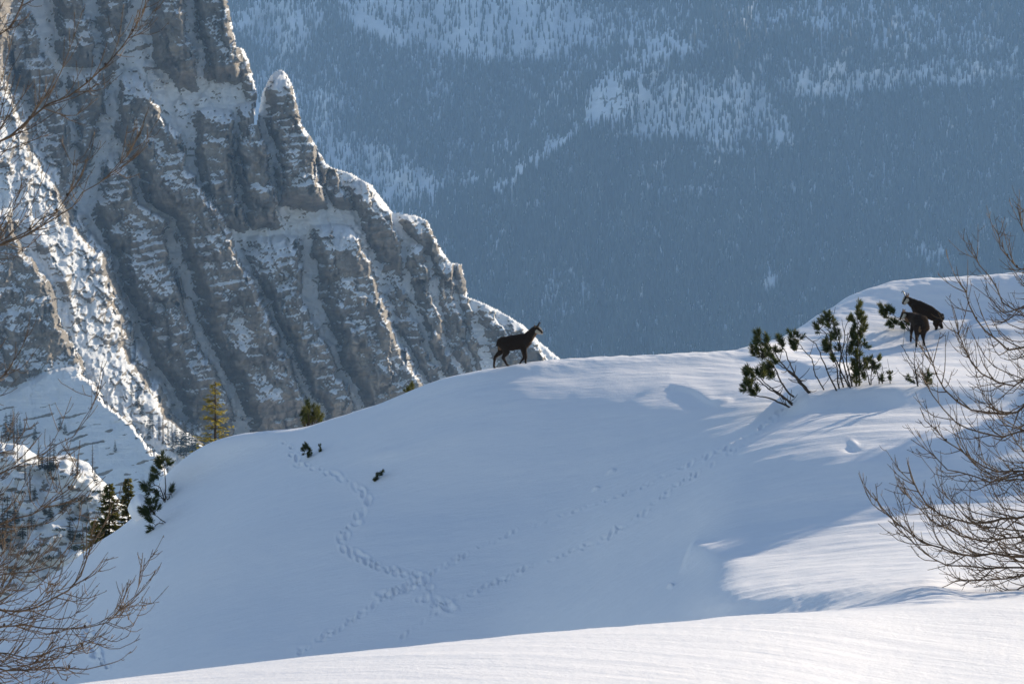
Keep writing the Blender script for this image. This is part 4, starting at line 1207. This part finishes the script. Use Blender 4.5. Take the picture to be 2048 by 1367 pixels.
sp1 = [z8(p) for p in [(1005, 425), (985, 450), (1040, 440), (1075, 445), (960, 490), (1000, 480), (1045, 475), (1090, 475), (1110, 500), (955, 520), (990, 515), (1030, 510), (1070, 510), (1120, 515), (970, 545), (1010, 540), (1050, 535)]]
bush_behind('green pine bush on the ridge left of the tracks, behind the crest', 625, 1.0, sp1, 1.1, 21)
sp2 = [z8(p) for p in [(1860, 215), (1850, 245), (1885, 235), (1910, 240), (1870, 262)]]
bush_behind('tiny pine bush on the ridge halfway to the walking chamois', 820, 0.8, sp2, 0.8, 22)

def spruce_mesh(H, R, seed, whorls=16, per=7, dens=1.0, leaf=1.0):
    """young spruce: drooping boughs built from many short needle sprays"""
    r = np.random.RandomState(seed)
    wood = MB(); fol = MB()
    wood.tube(np.array([(0, 0, -0.3), (0, 0, H * 0.3), (0.01, 0, H * 0.7), (0, 0, H)]), np.array([0.020, 0.016, 0.010, 0.004]) * H * 0.9 + 0.003, 6)
    for w in range(whorls):
        for k in range(per):
            f = (w + r.uniform(0, 1)) / whorls
            h = H * (0.04 + 0.94 * f)
            rad = R * (1 - f) ** 0.85 * r.uniform(0.75, 1.15) + 0.05 * R
            az = r.uniform(0, 6.283); L = rad * r.uniform(0.6, 1.15)
            up = 0.35 * f - 0.12
            dirh = np.array((math.cos(az), math.sin(az), 0))
            pts = np.array([np.array((0, 0, h)), dirh * L * 0.5 + np.array((0, 0, h + L * (up - 0.02))), dirh * L + np.array((0, 0, h + L * (up + 0.05)))])
            pts = smooth_path(pts, 5)
            wood.tube(pts, np.linspace(0.006, 0.002, 5) * (0.6 + H * 0.3), 3)
            ns = max(6, int(26 * dens * (0.4 + L / R)))
            for q in range(ns):
                t = r.uniform(0.12, 1.0); p = pts[0] + (pts[-1] - pts[0]) * t + np.array((0, 0, -0.0))
                p = np.array([np.interp(t, np.linspace(0, 1, 5), pts[:, a]) for a in range(3)])
                side = np.array((-dirh[1], dirh[0], 0)) * r.choice((-1, 1)) * r.uniform(0.3, 1.0) + dirh * r.uniform(0.3, 1.0) + np.array((0, 0, r.uniform(-0.45, 0.3)))
                side /= np.linalg.norm(side)
                l = leaf * (0.05 + 0.10 * R) * r.uniform(0.7, 1.3) * (1.15 - 0.5 * t)
                nrm = np.cross(side, r.normal(0, 1, 3)); nrm /= np.linalg.norm(nrm)
                wd = l * 0.13
                m = p + side * l * 0.55
                fol.add(np.array([p, m + nrm * wd, p + side * l, m - nrm * wd]), np.array([[0, 1, 2, 3]]))
    return wood.mesh('trunk'), fol.mesh('crown', False)

def spruce_at(label, px, top, Y, R, seed, mat, whorls=16, per=7, dens=1.0, group=None, name='young_spruce'):
    base = np.array(((px - 1024) * K * Y, Y, hill_z(px, Y)))
    H = (683.5 - top) * K * Y - base[2]
    wm, fm = spruce_mesh(H, R, seed, whorls, per, dens)
    root = empty(name, base); tag(root, label, 'spruce', group)
    link('trunk', wm, M_PBARK, root); link('crown', fm, mat, root)
    return root
spruce_at('yellow green young spruce standing alone behind the crest', 430, 762, 63.5, 0.66, 31, M_YSPRUCE, 19, 5, 0.6)
spruce_at('dark young spruce with the broader crown at the left edge of the hill', 218, 966, 63.2, 0.52, 32, M_SPRUCE, 18, 8, 1.6, 'young spruces at the left edge of the hill')
spruce_at('slimmer young spruce right beside the broader one, touching the snow lump', 256, 955, 63.6, 0.44, 33, M_SPRUCE, 18, 8, 1.6, 'young spruces at the left edge of the hill')
spruce_at('lowest little spruce half hidden at the left edge of the hill', 190, 1040, 62.8, 0.34, 34, M_YSPRUCE, 10, 8, 1.5, 'young spruces at the left edge of the hill')

# snow lump beside the young pine
bmx = bmesh.new(); bmesh.ops.create_icosphere(bmx, subdivisions=4, radius=1.0)
lc = hill_at(283, 1032)
for v in bmx.verts:
    c = np.array(v.co); d = 1 + 0.16 * float(fbm(np.array(c[0] * 1.7 + c[2]), np.array(c[1] * 1.7 - c[2]), 3, 601))
    v.co = (c[0] * 0.24 * d, c[1] * 0.26 * d, c[2] * 0.27 * d)
lm = bpy.data.meshes.new('snow_lump'); bmx.to_mesh(lm); bmx.free()
for p in lm.polygons: p.use_smooth = True
lo = link('snow_lump', lm, M_SNOW); lo.location = (float(P(281, 1016, lc[1])[0]), float(lc[1]) + 0.05, float(P(281, 1016, lc[1])[2]))
tag(lo, 'rounded lump of snow between the dark spruces and the small pine', 'snow lump')

# ------------------------------------------------------------------ trees below the cliff
def far_conifer(H, R, seed, bare=False):
    r = np.random.RandomState(seed)
    wood = MB(); fol = MB()
    wood.tube(np.array([(0, 0, -0.5), (0, 0, H * 0.5), (0, 0, H)]), np.array([0.022, 0.014, 0.004]) * H, 5)
    for w in range(22 if not bare else 30):
        f = (w + r.uniform(0, 1)) / (22 if not bare else 30)
        h = H * (0.08 + 0.9 * f)
        for k in range(5 if not bare else 3):
            az = r.uniform(0, 6.283); L = R * (1 - f) ** 0.8 * r.uniform(0.5, 1.1) + 0.03 * R
            d = np.array((math.cos(az), math.sin(az), 0))
            e = d * L + np.array((0, 0, h - 0.25 * L * (0 if bare else 1)))
            wood.tube(np.array([(0, 0, h), (d * L * 0.6 + np.array((0, 0, h - 0.1 * L)))[:], e]), np.array([0.006, 0.004, 0.002]) * H, 3, False)
            if not bare:
                s = np.array((-d[1], d[0], 0))
                for q in range(3):
                    p = d * L * r.uniform(0.2, 0.7) + np.array((0, 0, h - 0.1 * L))
                    l = L * r.uniform(0.5, 0.8) + 0.02 * H
                    sd_ = d + s * r.uniform(-0.9, 0.9); sd_ /= np.linalg.norm(sd_)
                    wv_ = np.cross(sd_, (0, 0, 1)) * l * 0.30 + np.array((0, 0, r.uniform(-0.1, 0.1) * l))
                    fol.add(np.array([p, p + sd_ * l * 0.5 + wv_, p + sd_ * l + np.array((0, 0, -0.35 * l)), p + sd_ * l * 0.5 - wv_]), np.array([[0, 1, 2, 3]]))
    return wood.mesh('trunk'), (None if bare else fol.mesh('crown', False))
SPRO = [far_conifer(10, r_, 700 + i) for i, r_ in enumerate((1.7, 2.1, 1.4))]
LPRO = [far_conifer(10, 1.5, 720 + i, True) for i in range(2)]
M_DSPRUCE = simple_mat('dark_spruce_needles', (0.022, 0.032, 0.016), (0.055, 0.065, 0.03), 0.6, 0.8, 0.15)
for w_, c_ in SPRO: w_.materials.append(M_PBARK); c_.materials.append(M_DSPRUCE)
for w_, c_ in LPRO: w_.materials.append(M_PBARK)
ORD = ['first', 'second', 'third', 'fourth', 'fifth', 'sixth', 'seventh', 'eighth', 'ninth', 'tenth', 'eleventh', 'twelfth', 'thirteenth', 'fourteenth', 'fifteenth', 'sixteenth', 'seventeenth', 'eighteenth', 'nineteenth', 'twentieth', 'twenty-first', 'twenty-second', 'twenty-third', 'twenty-fourth']
rt = random.Random(99)
def plant(lst, fn, kind, where, group):
    lst = sorted(lst)
    for i, (px, py, hp) in enumerate(lst):
        b = fn(px, py); H = hp * K * b[1]
        pro = rt.choice(SPRO if kind == 'spruce' else LPRO)
        nm = 'spruce' if kind == 'spruce' else 'bare_larch'
        root = empty(nm, b); root.rotation_euler = (0, 0, rt.uniform(0, 6.28)); s = H / 10.0
        root.scale = (s * rt.uniform(0.8, 1.15), s * rt.uniform(0.8, 1.15), s)
        tag(root, '%s %s from the left %s' % (ORD[i], 'dark spruce' if kind == 'spruce' else 'thin bare larch', where), kind, group)
        link('trunk', pro[0], None, root)
        if pro[1] is not None: link('crown', pro[1], None, root)
plant([(362, 912, 62), (373, 912, 72), (384, 905, 60), (352, 890, 48), (392, 902, 42), (300, 856, 34), (285, 832, 34), (276, 815, 28), (368, 885, 40), (346, 905, 40), (22, 868, 48), (40, 872, 40), (12, 880, 56), (265, 795, 26), (410, 890, 40), (230, 905, 26), (120, 860, 30), (130, 868, 24), (70, 880, 36), (298, 880, 30)],
      cliff_at, 'spruce', 'on the slope at the cliff foot', 'spruces at the cliff foot')
plant([(318, 880, 56), (327, 885, 60), (336, 888, 54), (344, 880, 50), (28, 885, 70), (35, 890, 64), (307, 866, 40), (190, 780, 34), (194, 776, 30)],
      cliff_at, 'larch', 'on the slope at the cliff foot', 'bare larches at the cliff foot')
plant([(84, 948, 42), (94, 945, 46), (108, 942, 54), (102, 950, 34), (146, 952, 36), (156, 950, 40), (152, 958, 26), (191, 966, 30), (124, 1028, 46), (101, 1040, 44), (90, 1032, 32), (160, 1020, 34), (215, 1035, 30), (5, 1096, 92), (16, 1064, 76), (46, 1078, 50), (62, 1060, 44), (30, 1050, 60), (200, 1000, 30), (175, 1045, 36), (140, 1085, 50), (70, 1000, 30)],
      knoll_at, 'spruce', 'on the knoll below the cliff', 'small spruces on the knoll')
plant([(60, 1000, 80), (100, 930, 60), (78, 935, 60), (185, 945, 60), (50, 960, 70), (112, 980, 40), (35, 940, 60)],
      knoll_at, 'larch', 'on the knoll below the cliff', 'bare larches on the knoll')
# dwarf pine scrub on the knoll: rounded dark mounds of many leaf faces
def scrub_mesh(seed):
    r = np.random.RandomState(seed); mb = MB()
    for i in range(130):
        a = r.uniform(0, 6.28); rr = math.sqrt(r.uniform(0, 1)); h = r.uniform(0.1, 1.0) * (1 - 0.6 * rr * rr)
        p = np.array((math.cos(a) * rr, math.sin(a) * rr, h * 0.55)); d = r.normal(0, 1, 3); d[2] = abs(d[2]) + 0.3; d /= np.linalg.norm(d)
        s = np.cross(d, r.normal(0, 1, 3)); s /= np.linalg.norm(s); l = r.uniform(0.16, 0.30)
        mb.add(np.array([p, p + d * l * 0.5 + s * l * 0.35, p + d * l, p + d * l * 0.5 - s * l * 0.35]), np.array([[0, 1, 2, 3]]))
    w = MB()
    for i in range(7):
        a = r.uniform(0, 6.28); w.tube(np.array([(0, 0, -0.15), (math.cos(a) * 0.35, math.sin(a) * 0.35, 0.12), (math.cos(a) * 0.75, math.sin(a) * 0.75, 0.30)]), np.array([0.04, 0.03, 0.015]), 4)
    return w.mesh('stem'), mb.mesh('foliage', False)
SCR = [scrub_mesh(800 + i) for i in range(3)]
for w_, f_ in SCR: w_.materials.append(M_PBARK); f_.materials.append(M_DSPRUCE)
scr = sorted([(125, 1015, 16), (135, 1010, 14), (160, 1005, 18), (172, 1000, 14), (145, 1040, 14), (165, 1075, 20), (180, 1060, 16), (155, 1100, 20), (120, 1060, 12), (70, 940, 12), (110, 960, 12), (130, 955, 10), (60, 1110, 20), (30, 1100, 22), (85, 1090, 16), (195, 985, 12), (10, 1000, 16), (40, 985, 12), (100, 1120, 18), (20, 1140, 20)])
for i, (px, py, rp) in enumerate(scr):
    b = knoll_at(px, py); w_, f_ = SCR[i % 3]
    root = empty('dwarf_pine_mound', b); s = rp * K * b[1]; root.scale = (s, s, s * 0.9); root.rotation_euler = (0, 0, rt.uniform(0, 6))
    tag(root, '%s dark dwarf pine mound from the left on the knoll' % ORD[i], 'shrub', 'dwarf pine mounds on the knoll')
    link('stem', w_, None, root); link('foliage', f_, None, root)

# ------------------------------------------------------------------ larches framing the view
def larch(label, base, H, main, seed, rad0=0.028, n_rand=26, reach=1.0, side=-1, twig=1.0, Lmax=2.6, low=0.4, rdens=1.0):
    r = np.random.RandomState(seed)
    base = np.array(base, float)
    root = empty('larch', base); tag(root, label, 'larch', 'bare larches framing the view')
    tb = MB()
    n = 14
    zz = np.linspace(-0.5, H, n)
    lean = np.stack([0.03 * np.sin(zz * 0.9), 0.03 * np.cos(zz * 0.7), zz], -1)
    tb.tube(lean, np.interp(zz, [-0.5, 0, H], [0.17, 0.14, 0.015]) * (H / 9.0), 10)
    link('trunk', tb.mesh('trunk'), M_BARK, root)
    def twiggy(mb, pts, rb, level, spurs=True):
        L = np.sum(np.linalg.norm(np.diff(pts, axis=0), axis=1))
        mb.tube(pts, np.linspace(rb, max(rb * 0.28, 0.0022), len(pts)), 5 if level == 0 else 4 if level == 1 else 3)
        # short knobbly spurs
        if level >= 1:
            for q in range(int(L / 0.22)):
                i = r.uniform(0.05, 1) * (len(pts) - 1); i0 = min(int(i), len(pts) - 2); p = pts[i0] + (pts[i0 + 1] - pts[i0]) * (i - i0)
                d = r.normal(0, 1, 3); d /= np.linalg.norm(d)
                mb.tube(np.array([p, p + d * 0.013]), np.array([0.0040, 0.0030]), 3, False)
        if level >= 2: return
        per = (8.5 if level == 0 else 5.5) * twig
        cnt = max(2, int(L * per))
        for q in range(cnt):
            f = r.uniform(0.10 if level == 0 else 0.15, 0.98)
            i = f * (len(pts) - 1); i0 = min(int(i), len(pts) - 2)
            p = pts[i0] + (pts[i0 + 1] - pts[i0]) * (i - i0)
            t = pts[i0 + 1] - pts[i0]; t /= np.linalg.norm(t) + 1e-9
            sd_ = np.cross(t, (0, 0, 1)); sd_ /= np.linalg.norm(sd_) + 1e-9
            d = t * r.uniform(0.35, 0.95) + sd_ * r.choice((-1, 1)) * r.uniform(0.2, 0.9) + np.array((0, 0, r.uniform(-0.55, 0.55)))
            d /= np.linalg.norm(d)
            l = (0.30 * L * (1.15 - f) + 0.12) * r.uniform(0.55, 1.25) if level == 0 else (0.32 * L * (1.2 - f) + 0.05) * r.uniform(0.5, 1.2)
            l = min(l, 0.95)
            up = np.array((0, 0, 1.0)) * l * r.uniform(0.10, 0.5)
            q3 = smooth_path([p, p + d * l * 0.5 + r.normal(0, 0.02, 3) * l, p + d * l + up], 6 if level == 0 else 4)
            twiggy(mb, q3, max(rb * (0.46 if level == 0 else 0.55) * (1.1 - 0.5 * f), 0.0032), level + 1)
    for k, mpts in enumerate(main):
        pts = smooth_path([np.array(p, float) - base for p in mpts], 16)
        pts[2:-1] += r.normal(0, 0.012, pts[2:-1].shape)
        mb = MB(); twiggy(mb, pts, rad0 * r.uniform(0.75, 1.1), 0)
        br = link('branch', mb.mesh('branch'), M_BARK, root)
        if k % 2 == 0:
            for c in range(4):
                i = r.randint(6, 14); cb = bmesh.new(); bmesh.ops.create_icosphere(cb, subdivisions=1, radius=0.011)
                for v in cb.verts: v.co.z *= 1.35
                cm = bpy.data.meshes.new('cone'); cb.to_mesh(cm); cb.free()
                co_ = link('cone', cm, M_CONE, br); co_.location = tuple(pts[i] + np.array((0, 0, 0.015)))
    for k in range(n_rand):
        f = ((k + r.uniform(0, 1)) / n_rand) ** 1.35
        h = low + (H - low) * 0.93 * f
        az = r.uniform(0, 2 * math.pi)
        L = (Lmax * (1 - f) ** 0.9 + 0.15) * r.uniform(0.75, 1.1)
        d = np.array((math.cos(az), math.sin(az), 0))
        e = r.uniform(-0.12, 0.05) + 0.5 * f * (1 if side > 0 else 0.25)
        p0 = np.array((0, 0, h))
        pts = smooth_path([p0, p0 + d * L * 0.35 + np.array((0, 0, L * (e * 0.35 - 0.06))), p0 + d * L * 0.72 + np.array((0, 0, L * (e * 0.7 - 0.05))), p0 + d * L + np.array((0, 0, L * (e + 0.14)))], 14)
        pts[2:-1] += r.normal(0, 0.012, pts[2:-1].shape)
        mb = MB(); twiggy(mb, pts, rad0 * r.uniform(0.6, 0.95), 0)
        link('branch', mb.mesh('branch'), M_BARK, root)
    return root

YR = 30.0
def rp(px, py, d=0.0): return P(px, py, YR + d)
RTX = 2235
rbase = P(RTX, 1230, YR); rbase[2] = hill_z(RTX, YR)
RIGHT = []
for st, dd in [
  ([(RTX, 1120), (2048, 1110), (1960, 1108), (1880, 1095), (1800, 1050), (1755, 1000), (1745, 985)], -0.3),
  ([(RTX, 980), (2048, 1030), (1970, 1045), (1890, 1035), (1850, 1000), (1820, 950), (1815, 925)], -0.5),
  ([(RTX, 1060), (2048, 1075), (1960, 1080), (1880, 1050), (1830, 1010), (1800, 975)], 0.5),
  ([(RTX, 860), (2100, 920), (1990, 962), (1920, 945), (1850, 900), (1822, 878)], -0.2),
  ([(RTX, 900), (2100, 930), (2000, 945), (1920, 900), (1860, 850), (1840, 815)], 0.6),
  ([(RTX, 760), (2100, 830), (2000, 875), (1920, 850), (1860, 780), (1842, 735)], 0.3),
  ([(RTX, 700), (2100, 770), (2010, 830), (1930, 810), (1880, 760), (1850, 690)], -0.5),
  ([(RTX, 620), (2100, 720), (2020, 770), (1960, 740), (1920, 680), (1905, 610)], 0.4),
  ([(RTX, 560), (2100, 660), (2020, 700), (1970, 660), (1935, 600), (1915, 560)], -0.3),
  ([(RTX, 470), (2100, 580), (2030, 620), (1985, 570), (1950, 510), (1938, 480)], 0.2),
  ([(RTX, 380), (2110, 500), (2048, 540), (2005, 500), (1985, 450)], -0.4),
  ([(RTX, 300), (2140, 450), (2080, 500), (2045, 460), (2034, 412)], 0.3),
  ([(RTX, 1140), (2100, 1150), (2000, 1155), (1920, 1160), (1870, 1180)], 0.2),
  ([(RTX, 1150), (2100, 1165), (2030, 1180), (1950, 1190)], -0.2)]:
    n_ = len(st)
    RIGHT.append([rp(a, b, dd * i / (n_ - 1)) for i, (a, b) in enumerate(st)])
larch('bare larch with dense twigs reaching in from the right edge', rbase, 5.9, RIGHT, 41, 0.017, 50, 1.0, -1, 1.35, 2.2, 0.25)

YLF = 23.0
LTX = -230
lbase = P(LTX, 1400, YLF); lbase[2] = hill_z(LTX, YLF) if LTX > -500 else lbase[2]
LEFT = []
for st, dd in [
  ([(LTX, 380), (-100, 330), (0, 280), (90, 220), (190, 150), (262, 70), (292, 5), (296, -25)], 0.1),
  ([(LTX, 560), (-100, 510), (0, 488), (60, 465), (140, 415), (205, 355), (245, 325), (275, 270)], -0.1),
  ([(LTX, 600), (-80, 520), (20, 480), (90, 440), (140, 380), (150, 300)], 0.5),
  ([(LTX, 1020), (-60, 960), (20, 930), (90, 905), (150, 865), (180, 810), (184, 780)], 0.2),
  ([(LTX, 1100), (-60, 1060), (30, 1040), (100, 1010), (150, 960), (160, 880)], -0.4),
  ([(LTX, 1230), (-60, 1215), (40, 1220), (120, 1190), (170, 1130), (200, 1050), (225, 1010)], 0.3),
  ([(LTX, 1270), (-60, 1250), (60, 1255), (170, 1255), (240, 1225), (280, 1160), (290, 1115)], -0.2),
  ([(LTX, 1300), (-60, 1300), (60, 1310), (150, 1290), (215, 1240), (240, 1190)], 0.4),
  ([(LTX, 1340), (-60, 1330), (60, 1340), (150, 1340), (225, 1325)], -0.3),
  ([(LTX, 1180), (-60, 1150), (40, 1150), (110, 1120), (150, 1070), (165, 990)], 0.5),
  ([(LTX, 1350), (-40, 1345), (60, 1330), (140, 1300), (195, 1275), (213, 1262)], 0.0),
  ([(LTX, 150), (-120, 130), (-40, 100), (30, 40), (60, -30)], 0.2),
  ([(LTX, 860), (-100, 800), (-20, 770), (30, 720), (50, 660)], 0.2)]:
    n_ = len(st)
    LEFT.append([P(a, b, YLF + dd * i / (n_ - 1)) for i, (a, b) in enumerate(st)])
larch('bare larch with long upturned twigs reaching in from the left edge', lbase, 8.0, LEFT, 42, 0.011, 40, 1.0, 1, 1.25, 1.6, 0.1)

# ------------------------------------------------------------------ spruces just right of the view, whose shadows streak the slope
for i, (sx, sy, sh) in enumerate([(15.8, 56.8, 5.4), (17.2, 59.0, 6.0), (14.6, 56.0, 4.4), (16.2, 69, 4.4), (17.8, 70.8, 4.8)]):
    zb = hill_z(1024 + sx / (K * sy), sy)
    wm, fm = far_conifer(sh, sh * 0.27, 900 + i)
    root = empty('spruce', (sx, sy, zb)); tag(root, '%s spruce beyond the right edge, casting a shadow on the slope' % ORD[i], 'spruce', 'spruces beyond the right edge')
    wm.materials.append(M_PBARK); fm.materials.append(M_DSPRUCE)
    link('trunk', wm, None, root); link('crown', fm, None, root)
